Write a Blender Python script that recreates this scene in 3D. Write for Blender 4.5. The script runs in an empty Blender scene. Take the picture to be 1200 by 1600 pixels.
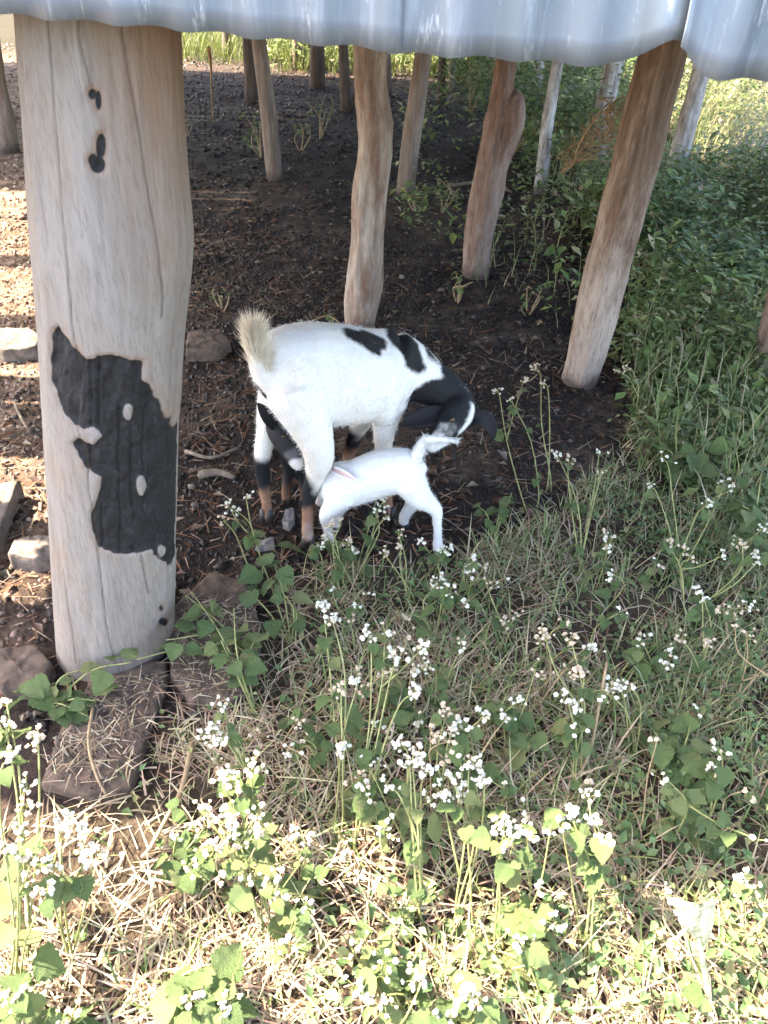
import bpy, math, random
import numpy as np
from mathutils import Vector, Matrix, Quaternion, noise as mnoise

rng = np.random.default_rng(7)
random.seed(7)
C = bpy.context.scene.collection
R = math.radians

# ------------------------------------------------------------------ camera
scene = bpy.context.scene
PITCH, ROLL, CAMH, FPX = R(40), R(2.7), 1.45, 1155.0
cam = bpy.data.cameras.new('camera')
cam.sensor_width = 36; cam.lens = 36 * FPX / 1600; cam.clip_start = 0.05; cam.clip_end = 1000
cam_o = bpy.data.objects.new('camera', cam); C.objects.link(cam_o)
FWD = np.array([0, math.cos(PITCH), -math.sin(PITCH)])
_up0 = np.array([0, math.sin(PITCH), math.cos(PITCH)]); _r0 = np.array([1., 0, 0])
RIGHT = _r0 * math.cos(ROLL) + _up0 * math.sin(ROLL)
UP = _up0 * math.cos(ROLL) - _r0 * math.sin(ROLL)
EYE = np.array([0, 0, CAMH])
cam_o.matrix_world = Matrix(((RIGHT[0], UP[0], -FWD[0], 0), (RIGHT[1], UP[1], -FWD[1], 0), (RIGHT[2], UP[2], -FWD[2], CAMH), (0, 0, 0, 1)))
cam.dof.use_dof = True; cam.dof.focus_distance = 2.0; cam.dof.aperture_fstop = 9.0
scene.camera = cam_o

# ------------------------------------------------------------------ sky, sun, exposure
SUN_EL, SUN_AZ = 50, -78.5          # azimuth from +Y, negative = towards -X (left, a little in front of the camera)
w = bpy.data.worlds.new('World'); scene.world = w; w.use_nodes = True
nt = w.node_tree
sky = nt.nodes.new('ShaderNodeTexSky'); sky.sky_type = 'NISHITA'; sky.sun_disc = False
sky.sun_elevation = R(SUN_EL); sky.sun_rotation = R(SUN_AZ); sky.dust_density = 2.0
bg = nt.nodes['Background']; bg.inputs['Strength'].default_value = 0.15
nt.links.new(sky.outputs[0], bg.inputs['Color'])
sl = bpy.data.lights.new('sun', 'SUN'); sl.energy = 4.2; sl.angle = R(0.5); sl.color = (1, .93, .82)
sun = bpy.data.objects.new('sun', sl); C.objects.link(sun)
_sd = Vector((math.sin(R(SUN_AZ)) * math.cos(R(SUN_EL)), math.cos(R(SUN_AZ)) * math.cos(R(SUN_EL)), math.sin(R(SUN_EL))))
sun.rotation_euler = _sd.to_track_quat('Z', 'Y').to_euler()
sun.location = (-4, 1, 6)
scene.view_settings.view_transform = 'Standard'; scene.view_settings.look = 'None'
scene.view_settings.gamma = 1; scene.view_settings.use_curve_mapping = False
scene.view_settings.exposure = 3.36
scene.view_settings.use_white_balance = True; scene.view_settings.white_balance_temperature = 7300; scene.view_settings.white_balance_tint = 12
scene.render.filter_size = 1.7
scene.cycles.max_bounces = 8; scene.cycles.diffuse_bounces = 4; scene.cycles.transparent_max_bounces = 8

# ------------------------------------------------------------------ helpers
def ray(px, py): return FWD + RIGHT * (px - 600) / FPX - UP * (py - 800) / FPX
def atz(px, py, z=0.0):
    d = ray(px, py); return EYE + d * ((z - CAMH) / d[2])
def aty(px, py, y):
    d = ray(px, py); return EYE + d * (y / d[1])
def proj(P):
    v = np.asarray(P) - EYE; dz = v @ FWD
    return 600 + FPX * (v @ RIGHT) / dz, 800 - FPX * (v @ UP) / dz, dz

def _hash(ix, iy, iz, s):
    h = (ix * 374761393 + iy * 668265263 + iz * 2147483647 + s * 974711) & 0xffffffff
    h = ((h ^ (h >> 13)) * 1274126177) & 0xffffffff
    return ((h ^ (h >> 16)) & 0xffff) / 65535.0
def vnoise(P, s=0):
    P = np.asarray(P, float); i = np.floor(P).astype(np.int64); f = P - i; f = f * f * (3 - 2 * f)
    out = 0
    for dx in (0, 1):
        for dy in (0, 1):
            for dz in (0, 1):
                wgt = (f[:, 0] if dx else 1 - f[:, 0]) * (f[:, 1] if dy else 1 - f[:, 1]) * (f[:, 2] if dz else 1 - f[:, 2])
                out = out + wgt * _hash(i[:, 0] + dx, i[:, 1] + dy, i[:, 2] + dz, s)
    return out
def fbm(P, s=0, o=4):
    P = np.asarray(P, float); a, t, n = 1.0, 0, 0
    for k in range(o):
        t = t + a * vnoise(P, s + k); n += a; a *= .5; P = P * 2.03 + 7.1
    return t / n
def inpoly(x, y, poly):
    x = np.asarray(x, float); y = np.asarray(y, float); c = np.zeros(x.shape, bool); n = len(poly)
    for i in range(n):
        x1, y1 = poly[i]; x2, y2 = poly[(i + 1) % n]
        if y1 == y2: continue
        k = ((y1 > y) != (y2 > y)) & (x < (x2 - x1) * (y - y1) / (y2 - y1) + x1)
        c ^= k
    return c
def polydist(x, y, pts, closed=True):
    d = np.full(np.shape(x), 1e9); n = len(pts)
    for i in range(n if closed else n - 1):
        x1, y1 = pts[i]; x2, y2 = pts[(i + 1) % n]
        vx, vy = x2 - x1, y2 - y1; L = vx * vx + vy * vy + 1e-12
        t = np.clip(((x - x1) * vx + (y - y1) * vy) / L, 0, 1)
        d = np.minimum(d, np.hypot(x - x1 - t * vx, y - y1 - t * vy))
    return d

def make_mesh(name, V, F, mat=None, col=None, smooth=True):
    V = np.asarray(V, np.float32); me = bpy.data.meshes.new(name)
    if isinstance(F, np.ndarray):
        n, k = F.shape
        me.vertices.add(len(V)); me.vertices.foreach_set('co', V.ravel())
        me.loops.add(n * k); me.loops.foreach_set('vertex_index', F.astype(np.int32).ravel())
        me.polygons.add(n); me.polygons.foreach_set('loop_start', np.arange(0, n * k, k, dtype=np.int32))
        me.update(calc_edges=True); me.validate()
    else:
        me.from_pydata(V.tolist(), [], [list(map(int, f)) for f in F]); me.update()
    if col is not None: set_col(me, col)
    me.polygons.foreach_set('use_smooth', np.full(len(me.polygons), smooth)); me.update()
    if mat: me.materials.append(mat)
    return me
def set_col(me, col, name='Col'):
    a = me.color_attributes.new(name, 'FLOAT_COLOR', 'POINT')
    c = np.ones((len(me.vertices), 4), np.float32); c[:, :3] = col; a.data.foreach_set('color', c.ravel())
def set_float(me, name, val):
    a = me.attributes.new(name, 'FLOAT', 'POINT'); a.data.foreach_set('value', np.asarray(val, np.float32))
def link(name, me, parent=None, loc=None):
    o = bpy.data.objects.new(name, me); C.objects.link(o)
    if parent is not None: o.parent = parent
    if loc is not None: o.location = loc
    return o
def thing(name, label, cat, loc=(0, 0, 0), group=None):
    o = bpy.data.objects.new(name, None); C.objects.link(o); o.location = tuple(map(float, loc)); o.empty_display_size = .05
    return tag(o, label, cat, group)
def tag(o, label, cat, group=None):
    o['label'] = label; o['category'] = cat
    if group: o['group'] = group
    return o
def part(name, V, F, mat, parent, col=None, smooth=True):      # world coordinates -> child of a thing
    return link(name, make_mesh(name, np.asarray(V) - np.array(parent.location), F, mat, col, smooth), parent)
def solo(name, V, F, mat, label, cat, loc, group=None, col=None, smooth=True):
    o = link(name, make_mesh(name, np.asarray(V) - np.asarray(loc), F, mat, col, smooth), None, tuple(map(float, loc)))
    return tag(o, label, cat, group)
def kind(o, k): o['kind'] = k; return o

class Geo:                                                       # collects pieces for one mesh
    def __init__(s): s.V = []; s.F = []; s.n = 0; s.c = []
    def add(s, V, F, col=None):
        V = np.asarray(V, float); s.V.append(V); s.F += [tuple(i + s.n for i in f) for f in F]; s.n += len(V)
        s.c.append(np.tile(col if col is not None else (1, 1, 1), (len(V), 1)))
    def get(s): return np.vstack(s.V), s.F
    def cols(s): return np.vstack(s.c)

def frames(P):
    P = np.asarray(P, float); n = len(P); T = np.gradient(P, axis=0); T /= np.linalg.norm(T, axis=1)[:, None] + 1e-9
    up = np.array([0, 0, 1.]) if abs(T[0][2]) < .8 else np.array([0, 1., 0])
    A = []; B = []
    for t in T:
        a = up - t * (up @ t); a /= np.linalg.norm(a) + 1e-9
        A.append(a); B.append(np.cross(t, a)); up = a
    return P, T, np.array(A), np.array(B)
def loft(P, ra, rb=None, n=12, cap=True, dense=None):
    """ellipse rings along a path: ra along the up-ish axis, rb sideways"""
    P = np.asarray(P, float); ra = np.asarray(ra, float) * np.ones(len(P)); rb = ra if rb is None else np.asarray(rb, float) * np.ones(len(P))
    if dense:
        t = np.arange(len(P)); tt = np.linspace(0, len(P) - 1, dense)
        P = np.stack([smooth_interp(tt, t, P[:, k]) for k in range(3)], 1); ra = smooth_interp(tt, t, ra); rb = smooth_interp(tt, t, rb)
    P, T, A, B = frames(P); th = np.linspace(0, 2 * math.pi, n, endpoint=False)
    V = [P[i] + np.outer(np.cos(th) * ra[i], A[i]) + np.outer(np.sin(th) * rb[i], B[i]) for i in range(len(P))]
    F = []
    for i in range(len(P) - 1):
        for k in range(n):
            F.append((i * n + k, i * n + (k + 1) % n, (i + 1) * n + (k + 1) % n, (i + 1) * n + k))
    V = np.vstack(V)
    if cap:
        m = len(V); V = np.vstack([V, P[0] - T[0] * min(ra[0], rb[0]) * .6, P[-1] + T[-1] * min(ra[-1], rb[-1]) * .6])
        L = (len(P) - 1) * n
        for k in range(n): F.append((m, (k + 1) % n, k)); F.append((m + 1, L + k, L + (k + 1) % n))
    return V, F
def smooth_interp(x, xp, fp):                                    # catmull-rom through samples
    xp = np.asarray(xp, float); fp = np.asarray(fp, float); i = np.clip(np.searchsorted(xp, x, 'right') - 1, 0, len(xp) - 2)
    m = np.gradient(fp, xp); h = xp[i + 1] - xp[i]; t = (x - xp[i]) / h
    return (2*t**3-3*t**2+1)*fp[i] + (t**3-2*t**2+t)*h*m[i] + (-2*t**3+3*t**2)*fp[i+1] + (t**3-t**2)*h*m[i+1]
def box(c, s, rot=0.0):
    x, y, z = np.asarray(s) / 2.; V = np.array([[a * x, b * y, d * z] for a in (-1, 1) for b in (-1, 1) for d in (-1, 1)])
    cr, sr = math.cos(rot), math.sin(rot); V = V @ np.array([[cr, sr, 0], [-sr, cr, 0], [0, 0, 1]]) + np.asarray(c)
    return V, [(0, 1, 3, 2), (4, 6, 7, 5), (0, 4, 5, 1), (2, 3, 7, 6), (0, 2, 6, 4), (1, 5, 7, 3)]
ICO = None
def ico(sub=1):
    import bmesh
    bm = bmesh.new(); bmesh.ops.create_icosphere(bm, subdivisions=sub, radius=1.0)
    V = np.array([v.co for v in bm.verts]); F = [tuple(v.index for v in f.verts) for f in bm.faces]; bm.free(); return V, F

def ribbons(base, L, az, lean, bend, wid, seg=3):
    """n grass blades -> V, F(tri), id"""
    n = len(base); pos = base.astype(float).copy(); ang = lean.copy(); Vs = []
    side = np.stack([-np.sin(az), np.cos(az), np.zeros(n)], 1)
    for k in range(seg + 1):
        wk = wid * (1 - (k / seg) ** 1.5) * .5
        if k < seg: Vs += [pos - side * wk[:, None], pos + side * wk[:, None]]
        else: Vs.append(pos.copy())
        st = (L / seg)[:, None]
        pos = pos + st * np.stack([np.sin(ang) * np.cos(az), np.sin(ang) * np.sin(az), np.cos(ang)], 1)
        ang = ang + bend / seg
    m = 2 * seg + 1; V = np.stack(Vs, 1).reshape(-1, 3); F = []
    for k in range(seg - 1):
        a = 2 * k; F += [(a, a + 1, a + 3), (a, a + 3, a + 2)]
    a = 2 * (seg - 1); F.append((a, a + 1, a + 2))
    F = (np.array(F)[None] + (np.arange(n) * m)[:, None, None]).reshape(-1, 3)
    return V, F, np.repeat(np.arange(n), m)
def leafscatter(base, az, tilt, size, ratio=.6, fold=.25):
    """folded diamond leaves, 4 tris each"""
    n = len(base)
    d = np.stack([np.cos(tilt) * np.cos(az), np.cos(tilt) * np.sin(az), np.sin(tilt)], 1)
    s = np.stack([-np.sin(az), np.cos(az), np.zeros(n)], 1); nn = np.cross(d, s); sz = size[:, None]
    p0 = base; pt = base + d * sz; m = base + d * sz * .42
    l = m + s * sz * ratio * .5 + nn * sz * fold * .4; r = m - s * sz * ratio * .5 + nn * sz * fold * .4
    mm = m - nn * sz * .03
    V = np.stack([p0, l, mm, r, pt], 1).reshape(-1, 3)
    F = (np.array([(0, 2, 1), (0, 3, 2), (1, 2, 4), (2, 3, 4)])[None] + (np.arange(n) * 5)[:, None, None]).reshape(-1, 3)
    return V, F, np.repeat(np.arange(n), 5)
def palette(n, cols, var=.2, wts=None):
    cols = np.array(cols, float); k = rng.choice(len(cols), n, p=wts)
    return np.clip(cols[k] * (1 + rng.uniform(-var, var, (n, 1))) * (1 + rng.uniform(-.08, .08, (n, 3))), 0, .95)

# ------------------------------------------------------------------ materials
def newmat(name):
    m = bpy.data.materials.new(name); m.use_nodes = True; t = m.node_tree
    return m, t, t.nodes['Principled BSDF'], t.nodes['Material Output']
def nnode(t, typ, **kw):
    n = t.nodes.new(typ)
    for k, v in kw.items():
        if k in n.inputs.keys() if hasattr(n.inputs, 'keys') else False: n.inputs[k].default_value = v
        else: setattr(n, k, v)
    return n
def ramp(t, fac, stops):
    r = t.nodes.new('ShaderNodeValToRGB'); e = r.color_ramp.elements
    while len(e) < len(stops): e.new(.5)
    for q, (p, c) in zip(e, stops): q.position = p; q.color = (*c, 1) if len(c) == 3 else c
    t.links.new(fac, r.inputs[0]); return r.outputs[0]
def noise(t, vec, scale, detail=4, rough=.55, dist=0):
    n = t.nodes.new('ShaderNodeTexNoise'); n.inputs['Scale'].default_value = scale; n.inputs['Detail'].default_value = detail
    n.inputs['Roughness'].default_value = rough; n.inputs['Distortion'].default_value = dist; t.links.new(vec, n.inputs['Vector']); return n.outputs[0]
def objvec(t, scale=(1, 1, 1), rnd=True):
    tc = t.nodes.new('ShaderNodeTexCoord'); mp = t.nodes.new('ShaderNodeMapping'); mp.inputs['Scale'].default_value = scale
    t.links.new(tc.outputs['Object'], mp.inputs['Vector'])
    if rnd:
        oi = t.nodes.new('ShaderNodeObjectInfo'); mu = t.nodes.new('ShaderNodeVectorMath'); mu.operation = 'MULTIPLY'
        cb = t.nodes.new('ShaderNodeCombineXYZ')
        for i in range(3): t.links.new(oi.outputs['Random'], cb.inputs[i])
        mu.inputs[1].default_value = (37, 53, 71); t.links.new(cb.outputs[0], mu.inputs[0]); t.links.new(mu.outputs[0], mp.inputs['Location'])
    return mp.outputs[0]
def mix(t, fac, a, b, mode='MIX'):
    m = t.nodes.new('ShaderNodeMix'); m.data_type = 'RGBA'; m.blend_type = mode
    for s, v in ((m.inputs['Factor'], fac), (m.inputs[6], a), (m.inputs[7], b)):
        if hasattr(v, 'default_value') or hasattr(v, 'is_linked'): t.links.new(v, s)
        elif isinstance(v, (int, float)): s.default_value = v
        else: s.default_value = (*v, 1)
    return m.outputs[2]
def bump(t, b, h, strength=.4, dist=.01):
    n = t.nodes.new('ShaderNodeBump'); n.inputs['Strength'].default_value = strength; n.inputs['Distance'].default_value = dist
    t.links.new(h, n.inputs['Height']); t.links.new(n.outputs[0], b.inputs['Normal'])
def attr(t, name, out='Color'):
    a = t.nodes.new('ShaderNodeAttribute'); a.attribute_name = name; return a.outputs[out]

def mat_foliage(name, trans=.35, rough=.55, fixed=None, vein=False):
    m, t, b, out = newmat(name)
    c = attr(t, 'Col') if fixed is None else None
    if fixed is not None:
        oi = t.nodes.new('ShaderNodeObjectInfo'); c = ramp(t, oi.outputs['Random'], fixed)
        v = objvec(t); c = mix(t, ramp(t, noise(t, v, 16, 4), [(.35, (0, 0, 0)), (.7, (.8, .8, .8))]), c, (.17, .22, .1), 'MIX'); bump(t, b, noise(t, v, 30, 3), .6, .03)
    t.links.new(c, b.inputs['Base Color']); b.inputs['Roughness'].default_value = rough; b.inputs['Specular IOR Level'].default_value = .3
    tr = t.nodes.new('ShaderNodeBsdfTranslucent'); c2 = mix(t, .35, c, (.55, .6, .12), 'MULTIPLY') if False else c
    t.links.new(c2, tr.inputs['Color'])
    mx = t.nodes.new('ShaderNodeMixShader'); mx.inputs[0].default_value = trans
    t.links.new(b.outputs[0], mx.inputs[1]); t.links.new(tr.outputs[0], mx.inputs[2]); t.links.new(mx.outputs[0], out.inputs[0])
    return m
def mat_plain(name, col, rough=.7, var=.3, scale=60, bumps=.3):
    m, t, b, out = newmat(name); v = objvec(t); n = noise(t, v, scale, 4)
    c = tuple(col); t.links.new(ramp(t, n, [(.3, tuple(x * (1 - var) for x in c)), (.7, tuple(min(.95, x * (1 + var)) for x in c))]), b.inputs['Base Color'])
    b.inputs['Roughness'].default_value = rough
    if bumps: bump(t, b, n, bumps, .004)
    return m
def mat_wood(name, stops, patch=None, patch_amt=.5, rough=.8, grain=38, low=0, base=True):
    m, t, b, out = newmat(name); v = objvec(t, (1, 1, .09)); g = noise(t, v, grain, 6, .65, .4)
    v2 = objvec(t, (1, 1, .45)); p = noise(t, objvec(t, (1, 1, .3)), 16, 6, .68)
    c = ramp(t, g, stops)
    if patch:
        if low:
            tc = t.nodes.new('ShaderNodeTexCoord'); sx = t.nodes.new('ShaderNodeSeparateXYZ'); t.links.new(tc.outputs['Object'], sx.inputs[0])
            ma = t.nodes.new('ShaderNodeMath'); ma.operation = 'MULTIPLY_ADD'; ma.inputs[1].default_value = -low; ma.inputs[2].default_value = low * .62; t.links.new(sx.outputs[2], ma.inputs[0])
            ad = t.nodes.new('ShaderNodeMath'); ad.operation = 'ADD'; t.links.new(ma.outputs[0], ad.inputs[0]); t.links.new(p, ad.inputs[1]); p = ad.outputs[0]
        c = mix(t, ramp(t, p, [(patch_amt - .1, (0, 0, 0)), (patch_amt + .16, (.85, .85, .85))]), c, mix(t, g, tuple(x * .72 for x in patch), tuple(min(.9, x * 1.25) for x in patch)))
    f2 = noise(t, objvec(t, (1, 1, .16)), 120, 5, .7); c = mix(t, ramp(t, f2, [(.33, (.6, .6, .6)), (.5, (0, 0, 0))]), c, tuple(x * .45 for x in stops[1][1]))
    if base:
        tb = t.nodes.new('ShaderNodeTexCoord'); sb = t.nodes.new('ShaderNodeSeparateXYZ'); t.links.new(tb.outputs['Object'], sb.inputs[0])
        mb = t.nodes.new('ShaderNodeMath'); mb.operation = 'MULTIPLY_ADD'; mb.inputs[1].default_value = -7; mb.inputs[2].default_value = .55; t.links.new(sb.outputs[2], mb.inputs[0])
        ab = t.nodes.new('ShaderNodeMath'); ab.operation = 'ADD'; t.links.new(mb.outputs[0], ab.inputs[0]); t.links.new(noise(t, objvec(t), 20, 5, .7), ab.inputs[1])
        c = mix(t, ramp(t, ab.outputs[0], [(.55, (0, 0, 0)), (.95, (.85, .85, .85))]), c, (.05, .034, .027))
    t.links.new(c, b.inputs['Base Color']); b.inputs['Roughness'].default_value = rough; b.inputs['Specular IOR Level'].default_value = .25
    bump(t, b, mix(t, .5, g, f2), .8, .007); return m

M = {}
M['leaf'] = mat_foliage('leaf_scatter', .35)
M['blade'] = mat_foliage('grass_blade', .3)
M['weedleaf'] = mat_foliage('weed_leaf', .38, .5, [(0, (.07, .125, .04)), (.4, (.12, .195, .065)), (.75, (.18, .25, .095)), (1, (.3, .3, .12))])
M['stem'] = mat_plain('weed_stem', (.2, .2, .07), .6, .35)
M['drystem'] = mat_plain('dry_stem', (.26, .18, .1), .8, .35)
M['white'] = mat_plain('white_floret', (.62, .59, .48), .85, .22, 300, .5)
M['tan'] = mat_plain('faded_floret', (.55, .43, .31), .9, .25, 300, .5)
M['stone'] = mat_plain('dark_stone', (.085, .056, .04), .92, .55, 34, 1)
M['pale_stone'] = mat_plain('pale_stone', (.12, .092, .074), .9, .45, 34, .9)
M['pebble'] = mat_plain('pebble_grey', (.17, .15, .14), .85, .35, 80)
M['stick'] = mat_wood('dead_stick', [(.25, (.09, .065, .05)), (.75, (.27, .21, .16))], base=False)
M['straw'] = mat_plain('straw_root', (.26, .16, .085), .8, .4)
M['bark_orange'] = mat_wood('bark_orange', [(.25, (.06, .036, .024)), (.5, (.14, .09, .064)), (.75, (.25, .18, .14))], (.36, .285, .245), .52, low=.4)
M['bark_pale'] = mat_wood('bark_pale', [(.25, (.2, .15, .115)), (.5, (.36, .3, .25)), (.8, (.47, .41, .36))], (.14, .065, .04), .46)
M['bark_red'] = mat_wood('bark_red', [(.25, (.06, .032, .022)), (.5, (.14, .08, .06)), (.75, (.24, .16, .13))], (.26, .2, .175), .54, low=.25)
M['bark_grey'] = mat_wood('bark_grey', [(.25, (.08, .058, .045)), (.5, (.18, .135, .11)), (.75, (.28, .22, .19))], (.11, .07, .05), .56)
M['bark_lichen'] = mat_wood('bark_lichen', [(.25, (.08, .055, .05)), (.5, (.17, .13, .12)), (.75, (.25, .2, .19))], (.52, .52, .52), .47)
M['bark_dark'] = mat_wood('bark_dark', [(.25, (.035, .025, .02)), (.5, (.08, .055, .042)), (.8, (.15, .11, .09))])

def mat_pillar():
    m, t, b, out = newmat('pillar_wood'); v = objvec(t, (1, 1, .07), False); g = noise(t, v, 15, 7, .6, .5); g2 = noise(t, v, 90, 4, .6)
    v2 = objvec(t, (1, 1, .5), False); p = noise(t, v2, 5, 4, .55); p2 = noise(t, v2, 11, 5, .6); g4 = noise(t, objvec(t, (1, 1, .018), False), 75, 4, .6)
    c = ramp(t, g, [(.25, (.165, .138, .118)), (.5, (.205, .178, .158)), (.75, (.25, .224, .206))])
    c = mix(t, ramp(t, p2, [(.5, (0, 0, 0)), (.72, (.6, .6, .6))]), c, (.23, .155, .105)); c = mix(t, ramp(t, p, [(.42, (0, 0, 0)), (.7, (.7, .7, .7))]), c, (.26, .235, .215))
    c = mix(t, ramp(t, g2, [(.35, (.22, .22, .22)), (.5, (0, 0, 0))]), c, (.13, .09, .07))
    c = mix(t, ramp(t, g4, [(.32, (.4, .4, .4)), (.42, (0, 0, 0))]), c, (.15, .115, .1)); c = mix(t, ramp(t, g4, [(.6, (0, 0, 0)), (.75, (.35, .35, .35))]), c, (.36, .335, .32)); br = attr(t, 'brown', 'Fac'); g5 = noise(t, objvec(t, (1, 1, .12), False), 190, 5, .75); c = mix(t, ramp(t, g5, [(.36, (.5, .5, .5)), (.5, (0, 0, 0))]), c, (.11, .085, .07)); c = mix(t, br, c, (.24, .12, .06))
    ch = attr(t, 'char', 'Fac'); cr = attr(t, 'crack', 'Fac')
    vo = t.nodes.new('ShaderNodeTexVoronoi'); vo.feature = 'DISTANCE_TO_EDGE'; vo.inputs['Scale'].default_value = 46
    v3 = objvec(t, (1, 1, .62), False); nz = t.nodes.new('ShaderNodeTexNoise'); nz.inputs['Scale'].default_value = 14; t.links.new(v3, nz.inputs['Vector'])
    va = t.nodes.new('ShaderNodeMixRGB'); va.blend_type = 'ADD'; va.inputs[0].default_value = .05; t.links.new(v3, va.inputs[1]); t.links.new(nz.outputs['Color'], va.inputs[2]); t.links.new(va.outputs[0], vo.inputs['Vector'])
    cn = noise(t, v3, 38, 6, .7)
    cc = ramp(t, cn, [(.3, (.006, .006, .007)), (.55, (.014, .0135, .0145)), (.78, (.042, .04, .043))])
    cc = mix(t, ramp(t, vo.outputs[0], [(0, (.7, .7, .7)), (.09, (0, 0, 0))]), cc, (.006, .006, .006))
    c = mix(t, ramp(t, ch, [(.42, (0, 0, 0)), (.6, (1, 1, 1))]), c, cc)
    c = mix(t, cr, c, (.05, .033, .025))
    t.links.new(c, b.inputs['Base Color']); b.inputs['Roughness'].default_value = .75; b.inputs['Specular IOR Level'].default_value = .3
    h = mix(t, ch, mix(t, .5, g5, g2), mix(t, .72, ramp(t, vo.outputs[0], [(0, (0, 0, 0)), (.1, (1, 1, 1))]), cn))
    bump(t, b, h, .45, .006); return m
M['pillar'] = mat_pillar()

def mat_zinc():
    m, t, b, out = newmat('weathered_zinc'); v = objvec(t, (1, 1, .25)); n = noise(t, v, 9, 5, .6); v2 = objvec(t, (1, .2, .12)); s = noise(t, v2, 55, 5, .7)
    v3 = objvec(t, (1, .3, .16)); sp = noise(t, v3, 85, 5, .75)
    c = ramp(t, n, [(.3, (.12, .15, .172)), (.5, (.175, .205, .238)), (.7, (.22, .245, .28))])
    c = mix(t, ramp(t, s, [(.52, (0, 0, 0)), (.72, (.8, .8, .8))]), c, (.31, .345, .39))
    c = mix(t, ramp(t, sp, [(.6, (0, 0, 0)), (.72, (.7, .7, .7))]), c, (.6, .62, .64))
    c = mix(t, ramp(t, sp, [(.26, (.7, .7, .7)), (.33, (0, 0, 0))]), c, (.2, .23, .26))
    t.links.new(c, b.inputs['Base Color']); b.inputs['Metallic'].default_value = .35; b.inputs['Roughness'].default_value = .5
    bump(t, b, n, .15, .01); return m
M['zinc'] = mat_zinc()

def mat_soil():
    m, t, b, out = newmat('soil'); v = objvec(t, rnd=False)
    n1 = noise(t, v, 1.3, 5, .6); n2 = noise(t, v, 9, 6, .65); n3 = noise(t, v, 75, 5, .7)
    c = ramp(t, n2, [(.3, (.009, .0065, .006)), (.5, (.022, .015, .0125)), (.7, (.05, .032, .025))])
    c = mix(t, ramp(t, n3, [(.42, (0, 0, 0)), (.75, (.6, .6, .6))]), c, (.085, .058, .046))
    lit = attr(t, 'litter', 'Fac')  # litter mask; its left part also carries sunlit brightness as colour
    c2 = ramp(t, n3, [(.25, (.08, .05, .033)), (.5, (.24, .165, .115)), (.75, (.4, .3, .22))])
    c2 = mix(t, ramp(t, n2, [(.4, (.8, .8, .8)), (.58, (0, 0, 0))]), c2, (.07, .042, .03))
    c = mix(t, lit, c, c2)
    gr = attr(t, 'green', 'Fac'); c3 = ramp(t, n3, [(.3, (.02, .018, .01)), (.6, (.055, .045, .026)), (.8, (.13, .1, .06))])
    c = mix(t, gr, c, c3)
    t.links.new(c, b.inputs['Base Color']); b.inputs['Roughness'].default_value = .95; b.inputs['Specular IOR Level'].default_value = .15
    bump(t, b, n3, .9, .02); return m
M['soil'] = mat_soil()

def mat_hide(name):
    m, t, b, out = newmat(name); v = objvec(t, (1, 1, 1), False); n = noise(t, v, 28, 5, .6); f = noise(t, objvec(t, (1, 1, .3), False), 260, 3, .6)
    c = mix(t, ramp(t, n, [(.35, (0, 0, 0)), (.8, (.35, .35, .35))]), attr(t, 'Col'), (.72, .62, .5), 'MULTIPLY')
    c = mix(t, ramp(t, f, [(.3, (.25, .25, .25)), (.6, (0, 0, 0))]), c, (.55, .5, .46), 'MULTIPLY')
    t.links.new(c, b.inputs['Base Color']); b.inputs['Roughness'].default_value = .75; b.inputs['Specular IOR Level'].default_value = .25
    b.inputs['Sheen Weight'].default_value = .0
    bump(t, b, f, .35, .004); return m
M['hide'] = mat_hide('goat_hide')
m, t, b, o_ = newmat('eye_dark'); b.inputs['Base Color'].default_value = (.05, .03, .012, 1); b.inputs['Roughness'].default_value = .15; M['eye'] = m
m, t, b, o_ = newmat('hoof_dark'); b.inputs['Base Color'].default_value = (.03, .025, .022, 1); b.inputs['Roughness'].default_value = .5; M['hoof'] = m
m, t, b, o_ = newmat('far_trunk'); b.inputs['Base Color'].default_value = (.1, .075, .055, 1); M['trunk'] = m

# ------------------------------------------------------------------ regions on the ground (outlines of where things grow)
def region(P, poly):
    x, y, d = proj(P); return inpoly(x, y, poly) & (d > .1)
FRONT = [(-400, 1290), (60, 1270), (235, 1225), (262, 1130), (390, 1080), (420, 980), (440, 905), (520, 885), (700, 872), (800, 830), (880, 790), (960, 720), (985, 640), (1000, 560), (1500, 520), (1500, 3000), (-400, 3000)]
THICKET = [(985, 640), (965, 560), (985, 440), (900, 330), (830, 300), (800, 250), (705, 170), (700, 118), (800, 100), (2500, 60), (2500, 900), (1190, 800), (1060, 760)]
SPARSE = [(600, 330), (640, 200), (720, 160), (830, 250), (980, 430), (960, 500), (880, 520), (800, 490), (700, 470), (610, 400)]
def ground_z(x, y):
    P = np.stack([x, y, np.zeros_like(x)], 1); far = np.clip((np.hypot(x, y) - 10) / 40, 0, 1)
    return (fbm(P * 3.1, 11, 3) - .5) * .03 + (fbm(P * 17, 5, 3) - .5) * .016 * (1 - far) + far * 1.5 * fbm(P * .07, 3, 2) - .004
def lift(P): P = P.copy(); P[:, 2] += ground_z(P[:, 0], P[:, 1]); return P

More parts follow.
